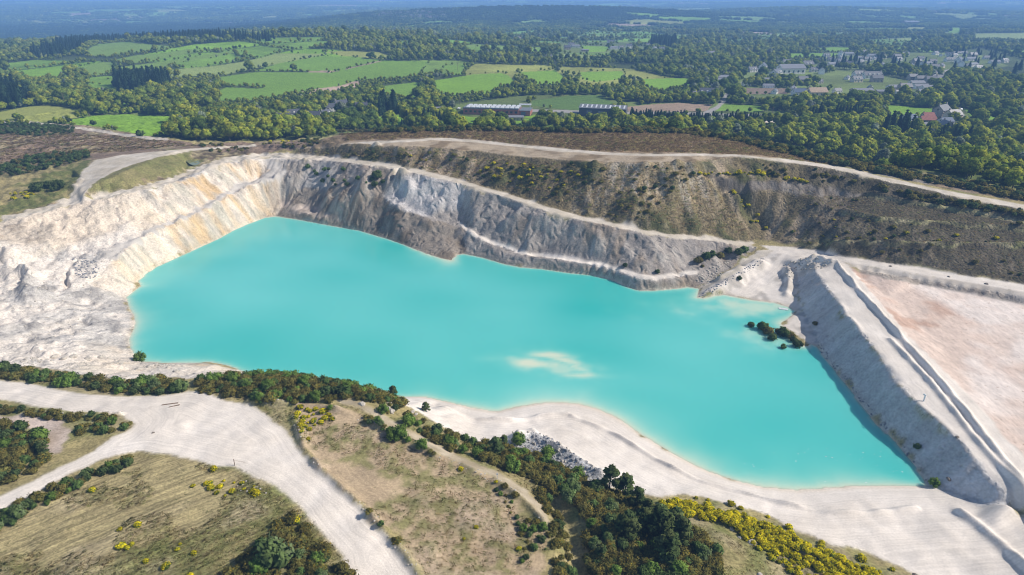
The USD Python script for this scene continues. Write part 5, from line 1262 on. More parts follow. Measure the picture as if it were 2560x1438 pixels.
# ------------------------------------------------------------------ stones
def stone_kind(name, seed, color):
    path = f"/World/kinds/{name}"
    UsdGeom.Xform.Define(stage, path)
    m = trimesh.creation.icosphere(1)
    r = np.random.default_rng(seed)
    v = m.vertices * (1 + .35 * (r.random((len(m.vertices), 1)) - .5)) * [1.0, .78, .62]
    define_mesh(f"{path}/rock", v[m.faces.ravel()], np.arange(m.faces.size).reshape(-1, 3), None, STONE[color], {})
    return path
STONE = {k: usdkit.material(stage, f"/World/Looks/stone_{k}", {"geo": ("geometry", {}), "n": ("noise_texture", {"scale": 2.2, "detail": 4.0}), "ramp": ("rgb_ramp", {"ramp": [(0.3, tuple(.72 * c for c in col)), (0.7, tuple(1.2 * c for c in col))]}), "p": ("principled_bsdf", {"roughness": 0.95, "specular_ior_level": 0.2})},
    [("geo.position", "n.vector"), ("n.fac", "ramp.fac"), ("ramp.color", "p.base_color")], surface="p.BSDF") for k, col in (("grey", (.26, .26, .275)), ("pale", (.44, .40, .35)), ("dark", (.20, .17, .145)))}
STONES = {k: [stone_kind(f"stone_{k}_{j}", 70 + j, k) for j in range(3)] for k in STONE}
def stones(pts_poly, spacing, seed, low, high, tone_, label, clump=0.0, world=False, name="stones"):
    pos = spots(pts_poly, spacing, seed, keep_off_roads=False, clump=clump, is_world=world)
    r = np.random.default_rng(seed)
    scatter(name, STONES[tone_], r.integers(3, size=len(pos)), pos, r.uniform(0, 6.28, len(pos)), r.uniform(low, high, len(pos)) ** 1.0, label, "stones")
stones([(40,880),(150,882),(300,900),(420,912),(480,918),(640,936),(640,944),(500,938),(400,946),(300,946),(200,932),(60,918)], 1.0, 601, .12, .5, "pale", "pale stones strewn over the ledge above the lake", .42)
stones([(180,640),(240,650),(250,680),(230,700),(190,690)], 1.0, 602, .15, .55, "grey", "grey broken stones on the pit bench")
stones([(100,560),(330,600),(280,700),(200,840),(60,860),(20,700)], 2.6, 603, .12, .42, "pale", "loose pale stones on the floor of the pit", .4)
stones([(1744,742),(1760,728),(1830,690),(1905,645),(1915,652),(1850,690),(1790,728),(1750,748)], .7, 604, .1, .4, "grey", "grey rubble along the ridge between the ramps")
stones([(1985,650),(2030,640),(2080,655),(2060,670),(1995,680),(1965,700),(1960,660)], 1.1, 605, .2, .6, "pale", "pale rubble at the head of the embankment")
stones([(1700,720),(1745,715),(1740,690),(1790,660),(1830,645),(1800,690),(1760,718)], 1.1, 606, .2, .6, "pale", "tumbled stones where the pit wall meets the ramp")
stones([(2036,838),(2050,880),(2133,985),(2240,1105),(2318,1213),(2330,1214),(2250,1100),(2143,975),(2060,870)], .8, 607, .12, .35, "grey", "stones along the waterline under the embankment")
for k, b in enumerate(BANKS):
    p = np.array(b, float)
    line = shapely.LineString(at_height(p[:, 0], p[:, 1], p[:, 2])[:, :2]).buffer(.7)
    stones(line, 1.0, 610 + k, .08, .24, "pale", "small pale stones capping the low bank", .3, True)
stones([(570,1190),(650,1205),(670,1240),(600,1250),(540,1215)], 1.4, 615, .1, .3, "pale", "white stones lying in the furrowed plot", .4)
heap = UsdGeom.Xform.Define(stage, "/World/rubble_heap")
mark(heap, "grey heap of broken stones between the beach and the thicket", "rubble heap")
hp = spots([(1270,1112),(1300,1086),(1325,1076),(1382,1098),(1445,1140),(1500,1178),(1500,1200),(1420,1172),(1340,1142)], .95, 620)
r_ = np.random.default_rng(620)
for j, p in enumerate(hp[:280]):
    x = UsdGeom.Xform.Define(stage, f"/World/rubble_heap/stone_{j:03d}" if j else "/World/rubble_heap/stone")
    m0 = trimesh.creation.icosphere(1)
    v = m0.vertices * (1 + .4 * (r_.random((42, 1)) - .5)) * r_.uniform(.6, 1, 3) * r_.uniform(.2, .55)
    stage.RemovePrim(x.GetPath())
    define_mesh(x.GetPath(), (v + p)[m0.faces.ravel()], np.arange(240).reshape(-1, 3), None, STONE["grey" if r_.random() < .75 else "pale"], {})
for px, py, s, lab in [(2226,666,.6,"dark boulder on the edge of the white road nearest the spoil heap"), (2372,692,.55,"dark boulder on the verge midway along the white road"), (2466,710,.7,"larger dark boulder on the verge of the white road above the mud flat"), (2393,1093,.5,"dark stone lying on the rim of the embankment"), (2372,1198,.6,"dark stone low on the end of the embankment flank"), (383,1082,.35,"dark stone lying at the fork of the haul road"), (2288,1438,.5,"dark stone on the beach at the foot of the yellow broom")]:
    place(STONES["dark"][0], "boulder", on_ground(px, py)[0], px * .1, s, lab, "boulder")
def boulders(pts, low, high, tone_, label, group):
    r = np.random.default_rng(len(pts))
    for p in on_ground(*np.array(pts, float).T):
        place(STONES[tone_][r.integers(3)], "boulder", p, r.uniform(0, 6), r.uniform(low, high), label, "boulder", group)
boulders([(135,893),(160,897),(182,893),(220,898),(250,893),(300,908),(345,925),(375,918),(420,920),(440,930)], .6, 1.3, "pale", "pale boulder on the stony ledge above the western end of the lake", "boulders on the stony ledge")
boulders([(1900,1440),(1960,1412),(1850,1345),(1880,1358),(1830,1322)], .5, .9, "pale", "pale boulder on the step below the yellow broom", "boulders on the step below the broom")
boulders([(970,1020),(978,1028),(1032,1030),(1040,1036),(1100,1070),(905,1010)], .5, 1.0, "pale", "pale boulder among the shrubs of the broken bank", "boulders on the broken bank")
# ------------------------------------------------------------------ houses and other built things
def plain(name, color, rough=0.7, spec=0.3, vary=0.10, scale=0.8):
    lo, hi = tuple(c * (1 - vary) for c in color), tuple(c * (1 + vary) for c in color)
    return usdkit.material(stage, f"/World/Looks/{name}", {"geo": ("geometry", {}), "n": ("noise_texture", {"scale": scale, "detail": 4.0}), "ramp": ("rgb_ramp", {"ramp": [(0.3, lo), (0.7, hi)]}), "p": ("principled_bsdf", {"roughness": rough, "specular_ior_level": spec})},
        [("geo.position", "n.vector"), ("n.fac", "ramp.fac"), ("ramp.color", "p.base_color")], surface="p.BSDF")
PAINT = {"white": plain("white_render", (.70, .68, .64)), "cream": plain("cream_render", (.62, .54, .42)), "stone": plain("stone_wall", (.33, .29, .25), vary=.3), "slate": plain("slate_roof", (.085, .09, .105), .45, .5), "pale_roof": plain("pale_roof", (.21, .215, .235), .5),
         "red": plain("red_tiles", (.24, .085, .065), vary=.25), "tan": plain("tan_tiles", (.36, .27, .19), vary=.2), "blue": plain("blue_roof", (.07, .10, .16), .5), "glass": plain("dark_glass", (.02, .025, .03), .1, .6), "door": plain("door_paint", (.10, .13, .16), .5),
         "brick": plain("brick_wall", (.30, .125, .095), vary=.22), "grey_sheet": plain("grey_sheet", (.16, .17, .19), .5), "dark_sheet": plain("dark_sheet", (.055, .06, .075), .5), "skylight": plain("skylight", (.56, .58, .60), .4, .4, .03), "wood": plain("weathered_wood", (.17, .12, .085), vary=.3), "metal": plain("pale_metal", (.62, .64, .66), .4),
         "tyre": plain("tyre_rubber", (.02, .02, .02), .8), "car_white": plain("car_white", (.75, .76, .77), .25, .5, .02), "car_dark": plain("car_dark", (.035, .04, .05), .25, .5, .02), "car_red": plain("car_red", (.35, .03, .03), .25, .5, .02)}
def box(x0, x1, y0, y1, z0, z1):
    m = trimesh.creation.box(extents=(x1 - x0, y1 - y0, z1 - z0)); m.apply_translation(((x0 + x1) / 2, (y0 + y1) / 2, (z0 + z1) / 2)); return m
def cat(*ms):
    return trimesh.util.concatenate(list(ms))
def gable_body(L, D, H, R):
    v = np.array([(x, y, z) for x in (-L / 2, L / 2) for y, z in ((-D / 2, -1.5), (D / 2, -1.5), (D / 2, H), (0, H + R), (-D / 2, H))])
    f = [(0, 1, 2), (0, 2, 3), (0, 3, 4), (5, 7, 6), (5, 8, 7), (5, 9, 8), (0, 4, 9), (0, 9, 5), (1, 6, 7), (1, 7, 2), (4, 3, 8), (4, 8, 9), (3, 2, 7), (3, 7, 8), (0, 5, 6), (0, 6, 1)]
    m = trimesh.Trimesh(v, f, process=False); m.fix_normals(); return m
def roof_slabs(L, D, H, R, over=.35, t=.18):
    out, k = [], R / (D / 2)
    for s in (-1, 1):
        y1, z1 = s * (D / 2 + over), H - k * over
        p = np.array([(x, y, z) for x in (-L / 2 - over, L / 2 + over) for y, z in ((s * .0, H + R + .02), (y1, z1 + .02), (y1, z1 + .02 + t), (s * .0, H + R + .02 + t))])
        m = trimesh.convex.convex_hull(p); out.append(m)
    return cat(*out)
def house_kind(name, L, D, H, R, wall, roof, chimneys=2, storeys=1, dormers=0):
    path = f"/World/kinds/{name}"
    UsdGeom.Xform.Define(stage, path)
    put = lambda n, m, mat: usdkit.mesh(stage, numbered(path, n), m, PAINT[mat])
    put("wall", gable_body(L, D, H, R), wall)
    rf = numbered(path, "roof")
    usdkit.mesh(stage, rf, roof_slabs(L, D, H, R), PAINT[roof])
    for k in range(chimneys):
        x = (-L / 2 + .5) if k == 0 else (L / 2 - .5)
        usdkit.mesh(stage, numbered(rf, "chimney"), cat(box(x - .4, x + .4, -.45, .45, H + R - .3, H + R + 1.1), box(x - .3, x - .05, -.15, .15, H + R + 1.1, H + R + 1.4)), PAINT["stone"])
    n = max(2, int(L / 3.2))
    for st in range(storeys):
        z = 0.9 + st * 2.6
        for k in range(n):
            x = -L / 2 + (k + .5) * L / n
            for s in (-1, 1):
                if s == -1 and st == 0 and k == n // 2:
                    continue
                put("window", box(x - .55, x + .55, s * D / 2 - .04, s * D / 2 + .04, z, z + 1.25), "glass")
    x = -L / 2 + (n // 2 + .5) * L / n
    put("door", box(x - .5, x + .5, -D / 2 - .06, -D / 2 + .05, 0, 2.1), "door")
    for s in (-1, 1):
        put("window", box(s * L / 2 - .04, s * L / 2 + .04, -.5, .5, H - .1, H + 1.0), "glass")
    for k in range(dormers):
        x = -L / 2 + (k + 1) * L / (dormers + 1)
        usdkit.mesh(stage, numbered(rf, "dormer"), box(x - .7, x + .7, -D / 2 + .2, -D / 2 + 1.8, H + .1, H + 1.6), PAINT["white"])
    return path
HOUSES = {"cottage": house_kind("cottage", 11, 7, 3.0, 3.0, "white", "slate", dormers=2), "long": house_kind("long_house", 17, 7.5, 3.2, 3.0, "white", "slate", dormers=3), "tall": house_kind("tall_house", 12, 8, 5.4, 3.4, "white", "slate", storeys=2), "stone": house_kind("stone_house", 12, 7.5, 4.6, 3.2, "stone", "slate", storeys=2),
          "cream": house_kind("cream_house", 11, 8, 3.2, 3.4, "cream", "slate", dormers=2), "tan": house_kind("tan_roof_house", 13, 9, 3.0, 2.8, "cream", "tan", 1), "red": house_kind("red_roof_house", 11, 7, 3.0, 2.6, "stone", "red", 1), "blue": house_kind("blue_roof_house", 10, 8, 3.2, 2.6, "white", "blue", 1),
          "pale": house_kind("pale_roof_house", 16, 9, 3.4, 2.2, "white", "pale_roof", 0), "shed": house_kind("low_shed", 14, 8, 3.0, 1.2, "stone", "pale_roof", 0)}
BUILT = []
LANDMARKS = [(1755,240,"the white farm"),(1865,216,"the parked lorry"),(1938,190,"the big white gabled house"),(1975,181,"the long grey roof"),(1996,239,"the dark blue roof"),(2040,239,"the tan-roofed bungalow"),(2152,236,"the dark low workshop"),(2178,196,"the long white house"),(2316,305,"the red-roofed bungalow"),(2290,214,"the pale blue building"),(2053,135,"the thin bright field"),(2398,272,"the tree-lined lane"),(2370,190,"the village street"),
 (2029,283,"the lone white gable"),(1238,283,"the brick works"),(1508,287,"the sheet metal hall"),(1125,303,"the brilliant yellow-green tree"),(965,287,"the tall conifer clump"),(730,292,"the slate-roofed house in the wood"),(300,318,"the bright green field"),(2230,452,"the upper white road"),(1945,299,"the sand arena"),(430,343,"the big rounded tree"),(1186,212,"the big bright green field"),(60,283,"the olive green field"),(1420,257,"the scrubby plantation"),(600,240,"the broad green field"),(1745,305,"the clipped conifer row")]
FORE = [(1522,1205,"the tall bare-trunked pine"),(1390,1125,"the grey rubble heap"),(1420,1330,"the dark ditch"),(1610,1310,"the broad dark pine"),(984,985,"the small upright pine"),(1066,1022,"the tiny pine at the beach"),(425,1012,"the two thin logs"),(352,900,"the single bush by the lake"),(587,1155,"the weathered post"),(690,1400,"the large willow bush"),(383,1082,"the dark stone at the road fork"),(748,1060,"the bank round the tan plot"),(1243,1192,"the white marker post"),
 (900,1265,"the edge of the haul road"),(2288,1434,"the dark stone under the broom"),(1855,1345,"the stony step"),(1930,1310,"the white beach"),(1720,1285,"the open slope under the broom"),(200,1195,"the lower arm of the road"),(60,1120,"the dark thicket's middle"),(230,1035,"the stony bank"),(160,950,"the upper arm of the road"),(640,960,"the lip above the lake"),(800,965,"the hidden western shore"),(1100,1100,"the broken bank")]
def told_near(what, px, py):
    lx, ly, name = min(FORE, key=lambda l: math.hypot(px - l[0], 1.5 * (py - l[1])))
    d = math.hypot(px - lx, 1.5 * (py - ly))
    how = "behind" if py < ly - 14 else "in front of" if py > ly + 14 else "beside"
    return f"{what} {'just ' if d < 40 else ''}{how} {name}"
SAID = {}
def told(what, px, py):
    '''What is said of one of many like things: where it stands to the nearest thing one can find.'''
    lx, ly, name = min(LANDMARKS, key=lambda l: math.hypot(px - l[0], 3 * (py - l[1])))
    how = "behind" if py < ly - 7 else "in front of" if py > ly + 7 else "beside"
    far = math.hypot(px - lx, 3 * (py - ly))
    text = f"{what} {'close ' if far < 45 and how != 'in front of' else ''}{how} {name}" if far < 160 else f"{what} some way {how} {name}" if how != "beside" else f"{what} off to one side of {name}"
    k = SAID[text] = SAID.get(text, 0) + 1
    return text
def house(kind, px, py, turn, s, label, group=None, name="house", category="house"):
    p = on_ground(px, py)[0]
    BUILT.append((p[0], p[1], 7.5 * s))
    place(HOUSES[kind], name, p, math.radians(turn), s, label, category, group)
house("cottage", 1733, 246, 62, 1.0, "white gabled barn at the end of the farm lane, detached from the farmhouse", name="barn", category="barn")
house("long", 1766, 240, -8, 1.15, "long dark-roofed wing of the white farm beside the village road")
house("tall", 1776, 248, 75, .95, "white two-storey farmhouse block at the corner of the farm")
house("cottage", 1779, 225, 60, .9, "white cottage just behind the dark-roofed farm")
house("cream", 1806, 222, 20, .9, "cream cottage with reddish garden between farm and road")
house("cottage", 1818, 194, 10, 1.0, "white cottage standing above two dark sheds")
house("shed", 1812, 201, 0, 1.3, "long dark shed below the white cottage, nearest to it", name="shed", category="shed")
house("shed", 1806, 207, 0, 1.2, "dark shed lower on the slope behind the farm", name="shed", category="shed")
house("cottage", 1880, 180, 20, 1.0, "slate-roofed house at the bend of the village road, first of three")
house("tall", 1906, 176, 60, 1.0, "white gable-end house above the bend of the village road")
house("long", 1938, 191, 55, 1.3, "big white gabled house facing down the village road")
house("pale", 1975, 183, 5, 1.8, "long grey roof behind the big white gabled house")
house("cottage", 1898, 160, 80, .9, "narrow white gable standing alone among dark trees")
house("tall", 1777, 144, 30, 1.0, "white slate-roofed house by the far wood, apart from the village")
house("pale", 1822, 143, 10, .9, "white bungalow in a clearing by the far wood")
house("cottage", 1840, 143, 30, .8, "small white house just beside the white bungalow")
house("cottage", 1965, 162, 15, 1.1, "blue-grey roofed house with a white gable in the dark trees")
house("cream", 2017, 168, 10, 1.2, "cream house with a broad pale roof among conifers")
house("stone", 2005, 208, 10, .9, "small house with a white front in a dark garden")
house("blue", 1996, 239, 5, 1.1, "house with a dark blue roof beside a round bush")
house("tan", 2040, 239, 3, 1.25, "bungalow with a tan tiled roof behind the clipped hedge")
house("shed", 2152, 236, 5, 1.3, "dark low workshop with white edges beside an orange digger", name="workshop", category="workshop")
house("cottage", 2029, 283, 70, 1.0, "lone white gable rising among dark conifers near the hedge")
house("cottage", 2145, 192, 10, 1.1, "white house with a slate roof beside the long white house")
house("long", 2178, 196, 5, 1.2, "long white house with a slate roof in the middle of the village")
house("pale", 2290, 214, 5, .9, "building with a flat pale blue roof at the edge of the village street")
house("cream", 2297, 240, 40, .9, "gabled cream house between round green trees")
house("red", 2318, 295, 0, .75, "house with a small red roof behind the red-roofed bungalow")
house("red", 2316, 308, -3, .95, "bungalow with a wide red tiled roof at the wood's edge")
house("stone", 2350, 290, 35, 1.1, "slate-roofed house with a white gable next to the red roofs")
house("cream", 2380, 296, 20, 1.0, "grey-roofed house beside the descending lane with a red car")
house("blue", 2361, 312, 10, .9, "dark blue roofed house below the slate-roofed house")
house("blue", 2270, 306, 20, 1.0, "blue-grey roof half hidden by trees west of the red bungalow")
house("pale", 2302, 322, 5, .8, "pale low roof at the top of the wood under the red bungalow")
house("stone", 2362, 324, 80, .8, "dark roofed cottage lowest in the cluster by the lane")
VILLAGE = [(2065,143,"cottage",10),(2100,140,"tall",60),(2120,139,"pale",5),(2080,165,"pale",15),(2102,158,"long",5),(2165,152,"long",10),(2162,137,"tall",10),(2180,143,"pale",0),(2150,160,"cream",30),(2205,147,"cottage",15),(2212,141,"pale",10),(2258,139,"pale",5),(2315,163,"pale",10),(2338,137,"cottage",30),(2375,154,"long",5),(2395,158,"tall",45),(2402,166,"tall",60),(2425,152,"pale",10),(2330,160,"stone",0),(2290,160,"stone",10),(2246,152,"cottage",20),(2352,170,"cream",45),(2240,148,"stone",5),(2485,159,"pale",0),(2510,156,"cottage",20),(2435,197,"pale",5),(2445,175,"cottage",15),(2280,200,"stone",5),(2300,205,"stone",0),(2325,208,"stone",-4),(2340,204,"stone",0),(2235,225,"pale",10),(2260,228,"stone",5),(2300,222,"pale",0),(2320,226,"pale",5),(2245,238,"cottage",20),(2205,235,"shed",0),(2140,205,"cream",10),(2190,205,"stone",0),(2035,180,"cottage",5),(2055,172,"stone",30),(2430,144,"stone",10),(2465,148,"cottage",0),(2385,142,"cottage",20),(2300,150,"cottage",0)]
SHORT = {"cottage": "white cottage with a slate roof", "tall": "white two-storey house with a slate roof", "pale": "low white building with a pale roof", "long": "long white house with a slate roof", "cream": "cream house with a slate roof", "stone": "dark stone house with a slate roof", "shed": "low grey shed"}
for px, py, k, t in VILLAGE:
    lab = told(SHORT[k], px, py)
    house(k, px, py, t, .80 + .01 * (px % 17), lab, lab)
rv = np.random.default_rng(77)
for j in range(46):
    px, py = (rv.uniform(2040, 2480), rv.uniform(134, 176)) if j < 30 else (rv.uniform(1880, 2340), rv.uniform(184, 236))
    if any(math.hypot(px - v[0], (py - v[1]) * 2.5) < 16 for v in VILLAGE):
        continue
    k = ("cottage", "pale", "tall", "cream", "long")[j % 5]
    VILLAGE.append((px, py, k, 0))
    house(k, px, py, rv.uniform(-20, 70), rv.uniform(.62, .9), told("small " + SHORT[k], px, py), told("small " + SHORT[k], px, py))
FAR_HOUSES = [(1428,118,"tall",20,"white gabled farmhouse on the far pasture, tallest of its group"),(1418,124,"stone",10,"grey roof at the near side of the far white farmhouse"),(1440,119,"pale",0,"small white outbuilding beside the far white farmhouse"),(1462,129,"shed",5,"white shed alone on the far pasture"),(1527,107,"long",5,"pale long house on the hill by the conifer clump"),(1533,123,"pale",10,"grey barn with a broad roof on the far pasture"),(1552,122,"cottage",20,"slate house beside the broad grey barn"),(1572,121,"tall",10,"white house with dark roof right of the grey barn"),(1619,116,"cottage",30,"white cottage before the tall conifer clump"),(1636,124,"cottage",50,"white gable under the tall conifer clump"),(1654,125,"cottage",10,"small blue-roofed house by the tall conifer clump"),(1371,147,"cottage",30,"tiny white house deep in the hedgerow trees"),(1540,144,"stone",10,"house hidden among dark trees below the far pasture"),(854,272,"tall",30,"slate-roofed house behind the tall dark conifers"),(880,283,"long",5,"long stone house at the wood beside the conifers"),(905,276,"stone",10,"stone house with chimneys next to the long stone house"),(735,290,"long",30,"slate-roofed house deep in the wood by the heath"),(712,305,"stone",15,"dark house half hidden in the wood by the heath"),(815,290,"cottage",60,"white gable among the trees near the tall conifers"),(830,281,"tall",20,"grey-roofed house above the white gable in the wood"),(787,300,"stone",0,"small house lowest in the wood by the heath"),(1095,278,"shed",10,"small dark shed between the bright yellow-green trees"),(1290,300,"shed",0,"low shed on the lawn before the brick works")]
for px, py, k, t, lab in FAR_HOUSES:
    house(k, px, py, t, .8, lab)
house("shed", 2274, 63, 3, 3.2, "long pale barn alone on the hazy plain", name="barn", category="barn")
for j in range(90):
    px = 930 + 190 * rng.random(); py = 28 + 16 * rng.random() + (px - 930) * .02
    house(("cottage", "stone", "cream", "stone")[j % 4], px, py, 180 * rng.random(), .95, "tiny pale house of the distant town on the wooded slope", "houses of the distant town")

def built(name, label, category, px, py, turn, z=None):
    p = on_ground(px, py)[0] if z is None else at_height(px, py, z)
    x = UsdGeom.Xform.Define(stage, numbered("/World", name))
    x.AddTranslateOp().Set(Gf.Vec3d(*map(float, p))); x.AddRotateZOp().Set(float(turn))
    mark(x, label, category)
    return x.GetPath(), p
def part(root, name, m, paint):
    path = numbered(str(root), name)
    usdkit.mesh(stage, path, m, PAINT[paint])
    return path
# brick works: flat grey roof with two rows of white skylights, lower annex
w, p = built("factory", "long low red brick works with rows of white skylights", "factory", 1238, 283, -9)
BUILT.append((p[0], p[1], 27.0)); BUILT.append((p[0] - 16, p[1] + 4, 16.0)); BUILT.append((p[0] + 16, p[1], 16.0))
part(w, "wall", box(-24, 20, -9, 9, -2, 4.6), "brick")
rf = part(w, "roof", cat(box(-24.3, 20.3, -9.3, 9.3, 4.6, 5.0), box(-24.3, 20.3, -9.3, -9.0, 5.0, 5.4)), "grey_sheet")
for i in range(11):
    for j in range(2):
        x = -22 + i * 3.9
        part(rf, "skylight", trimesh.convex.convex_hull(np.array([(x + a, -7.2 + j * 7.6 + b, 5.003 + c) for a in (0, 2.6) for b, c in ((0, 0), (5.6, 0), (5.4, .9), (.2, .5))])), "skylight")
part(w, "annex", box(20.003, 29, -8, 7, -2, 3.6), "brick"); part(w, "annex_roof", box(20.31, 29.3, -8.3, 7.3, 3.6, 3.9), "grey_sheet")
for i in range(12):
    part(w, "window", box(-22.5 + i * 3.6, -20.6 + i * 3.6, -9.04, -8.96, 1.6, 3.2), "glass")
part(w, "door", box(22, 25.5, -8.05, -7.9, 0, 3.0), "door")
# sheet-metal hall
w, p = built("hall", "dark sheet metal hall with pale skylight strips on its roof", "hall", 1508, 287, -14)
BUILT.append((p[0], p[1], 20.0)); BUILT.append((p[0] - 11, p[1] + 3, 13.0)); BUILT.append((p[0] + 11, p[1] - 3, 13.0))
part(w, "wall", gable_body(36, 18, 6.0, 1.7), "dark_sheet")
rf = part(w, "roof", roof_slabs(36, 18, 6.0, 1.7, .4, .2), "grey_sheet")
for i in range(10):
    x = -16.5 + i * 3.6
    k = 1.7 / 9
    part(rf, "skylight", trimesh.convex.convex_hull(np.array([(x + a, y, 7.7 - abs(y) * k + .22 + c) for a in (0, 1.2) for y in (-7.8, -1.2) for c in (.01, .1)])), "skylight")
for i in range(3):
    part(w, "door", box(-12 + i * 9, -8 + i * 9, -9.06, -8.95, 0, 4.2), "grey_sheet")
w, p = built("canopy", "small white flat canopy on posts behind the brick works", "canopy", 1313, 273, -5)
BUILT.append((p[0], p[1], 9.0))
part(w, "roof", box(-5, 5, -2.5, 2.5, 3.6, 4.0), "skylight")
for x in (-4, 4):
    for y in (-2, 2):
        part(w, "post", box(x - .12, x + .12, y - .12, y + .12, -.5, 3.6), "metal")
# vehicles
def car_kind(name, paint, van=False):
    path = f"/World/kinds/{name}"
    UsdGeom.Xform.Define(stage, path)
    if van:
        prof = [(-2.9, .4), (2.7, .4), (2.9, .7), (2.85, 1.2), (2.2, 1.5), (1.5, 2.5), (-2.8, 2.6), (-2.95, 2.4)]; wid, wl = 2.0, (-1.9, 1.9)
    else:
        prof = [(-2.1, .35), (2.0, .35), (2.15, .6), (2.05, .85), (1.0, .98), (.35, 1.45), (-1.3, 1.48), (-2.0, 1.0), (-2.15, .7)]; wid, wl = 1.75, (-1.3, 1.3)
    body = trimesh.creation.extrude_polygon(shapely.Polygon(prof), wid, engine="earcut")
    body.apply_transform(np.array([[1, 0, 0, 0], [0, 0, 1, -wid / 2], [0, 1, 0, 0], [0, 0, 0, 1.0]])); body.fix_normals()
    usdkit.mesh(stage, f"{path}/body", body, PAINT[paint])
    top = [(2.15, 1.55), (1.55, 2.35), (.9, 2.35), (.9, 1.55)] if van else [(.85, 1.02), (.32, 1.38), (-1.25, 1.40), (-1.75, 1.05)]
    g = trimesh.creation.extrude_polygon(shapely.Polygon(top), wid + .03, engine="earcut")
    g.apply_transform(np.array([[1, 0, 0, 0], [0, 0, 1, -wid / 2 - .015], [0, 1, 0, 0], [0, 0, 0, 1.0]])); g.fix_normals()
    usdkit.mesh(stage, f"{path}/window", g, PAINT["glass"])
    for k, (x, y) in enumerate([(a, b) for a in wl for b in (-wid / 2 + .1, wid / 2 - .1)]):
        c = trimesh.creation.cylinder(radius=.34, height=.24, sections=14); c.apply_transform(trimesh.transformations.rotation_matrix(math.pi / 2, [1, 0, 0])); c.apply_translation((x, y, .34))
        usdkit.mesh(stage, f"{path}/wheel_{k:03d}" if k else f"{path}/wheel", c, PAINT["tyre"])
    return path
CARS = {"white": car_kind("car_white", "car_white"), "dark": car_kind("car_dark", "car_dark"), "red": car_kind("car_red", "car_red"), "van": car_kind("van_white", "car_white", True)}
for k, px, py, t, s, lab, cat_, nm in [("van", 1865, 216, 20, 1.6, "white lorry parked on the verge of the village road", "lorry", "lorry"), ("dark", 1800, 257, 60, 1.0, "dark car on the village road by the farm", "car", "car"), ("white", 2398, 275, 110, 1.1, "white car coming down the tree-lined lane", "car", "car"), ("red", 2390, 300, 20, 1.0, "red car parked by the grey-roofed house", "car", "car"), ("dark", 1948, 303, 10, 1.1, "dark car on the pale sand arena", "car", "car"), ("white", 1148, 273, 80, 1.0, "white car parked at the end of the brick works", "car", "car"), ("white", 2412, 303, 60, 1.0, "white car where the lane meets the houses", "car", "car")]:
    place(CARS[k], nm, on_ground(px, py)[0] + [0, 0, .02], math.radians(t), s, lab, cat_)
# poles, turbines and small things
def pole(px, py, hgt, label, turn=0, category="utility pole", arm=True):
    w, p = built("utility_pole", label, category, px, py, turn)
    part(w, "shaft", trimesh.creation.cylinder(radius=.16, segment=[(0, 0, -1), (0, 0, hgt)], sections=8), "wood")
    if arm:
        part(w, "crossarm", box(-.9, .9, -.08, .08, hgt - .6, hgt - .42), "wood")
pole(164, 266, 10, "wooden utility pole on the bank of the olive green field")
pole(1145, 180, 10, "thin utility pole in the small green field")
pole(1190, 127, 11, "thin utility pole in the far ringed field")
pole(1150, 262, 10, "utility pole beside the lane behind the works")
pole(2108, 300, 10, "utility pole among conifers near the white gable")
pole(1928, 301, 10, "lamp-like pole by the sand arena")
for k, (px, py) in enumerate([(951, 9), (981, 8), (990, 9), (998, 8)]):
    w, p = built("wind_turbine", ["pale wind turbine on the horizon standing apart from the other three", "pale wind turbine on the horizon, first of the close trio", "pale wind turbine on the horizon in the middle of the close trio", "pale wind turbine on the horizon, last of the close trio"][k], "wind turbine", px, py, 20 * k)
    part(w, "tower", trimesh.creation.revolve(np.array([(0, -4), (2.2, -4), (1.3, 74), (0, 74)]), sections=12), "white")
    part(w, "nacelle", box(-1.8, 1.8, -3.2, 4.5, 73.5, 77), "white")
    for b in range(3):
        bl = trimesh.convex.convex_hull(np.array([(-1.4, -3.6, 1.0), (1.0, -3.9, 1.0), (-1.8, -3.5, 8), (.5, -3.8, 8), (0, -3.7, 36), (-.5, -3.6, 36), (-.6, -3.3, 1)]))
        bl.apply_transform(trimesh.transformations.rotation_matrix(b * 2 * math.pi / 3 + k, [0, 1, 0])); bl.apply_translation((0, 0, 75.2))
        part(w, "blade", bl, "white")
w, p = built("marker_post", "short white marker post on the bank above the tan plot", "post", 1243, 1197, 0)
part(w, "shaft", box(-.05, .05, -.05, .05, -.3, 1.5), "car_white"); part(w, "plate", box(-.16, .16, -.07, -.052, 1.05, 1.45), "car_white")
w, p = built("wooden_post", "thin weathered post at the inner bend of the haul road", "post", 587, 1164, 0)
part(w, "shaft", trimesh.creation.cylinder(radius=.07, segment=[(0, 0, -.3), (.06, 0, 1.6)], sections=8), "wood"); part(w, "wire", trimesh.creation.cylinder(radius=.02, segment=[(.06, 0, 1.3), (1.8, .8, .1)], sections=5), "wood")
for k, (px, py, t, lg, lab) in enumerate([(425, 1011, 12, 1.7, "longer of two thin logs lying on the haul road"), (436, 1016, 22, 1.1, "shorter of two thin logs lying on the haul road")]):
    w, p = built("log", lab, "log", px, py, t)
    part(w, "bark", trimesh.creation.cylinder(radius=.1, segment=[(-lg, 0, .09), (lg, .15, .09)], sections=9), "wood")
    for s in (-1, 1):
        part(w, "cut_end", trimesh.creation.cylinder(radius=.09, segment=[(s * lg, .075 + s * .075, .09), (s * (lg + .02), .075 + s * .075, .09)], sections=9), "tan")
w, p = built("outlet_pipe", "pale upright pipe with an elbow on the embankment crest", "pipe", 2309, 1003, 20)
part(w, "riser", trimesh.creation.cylinder(radius=.18, segment=[(0, 0, -.5), (0, 0, 1.9)], sections=12), "metal"); part(w, "elbow", trimesh.creation.cylinder(radius=.18, segment=[(0, -.1, 1.75), (0, .5, 1.7)], sections=12), "metal")
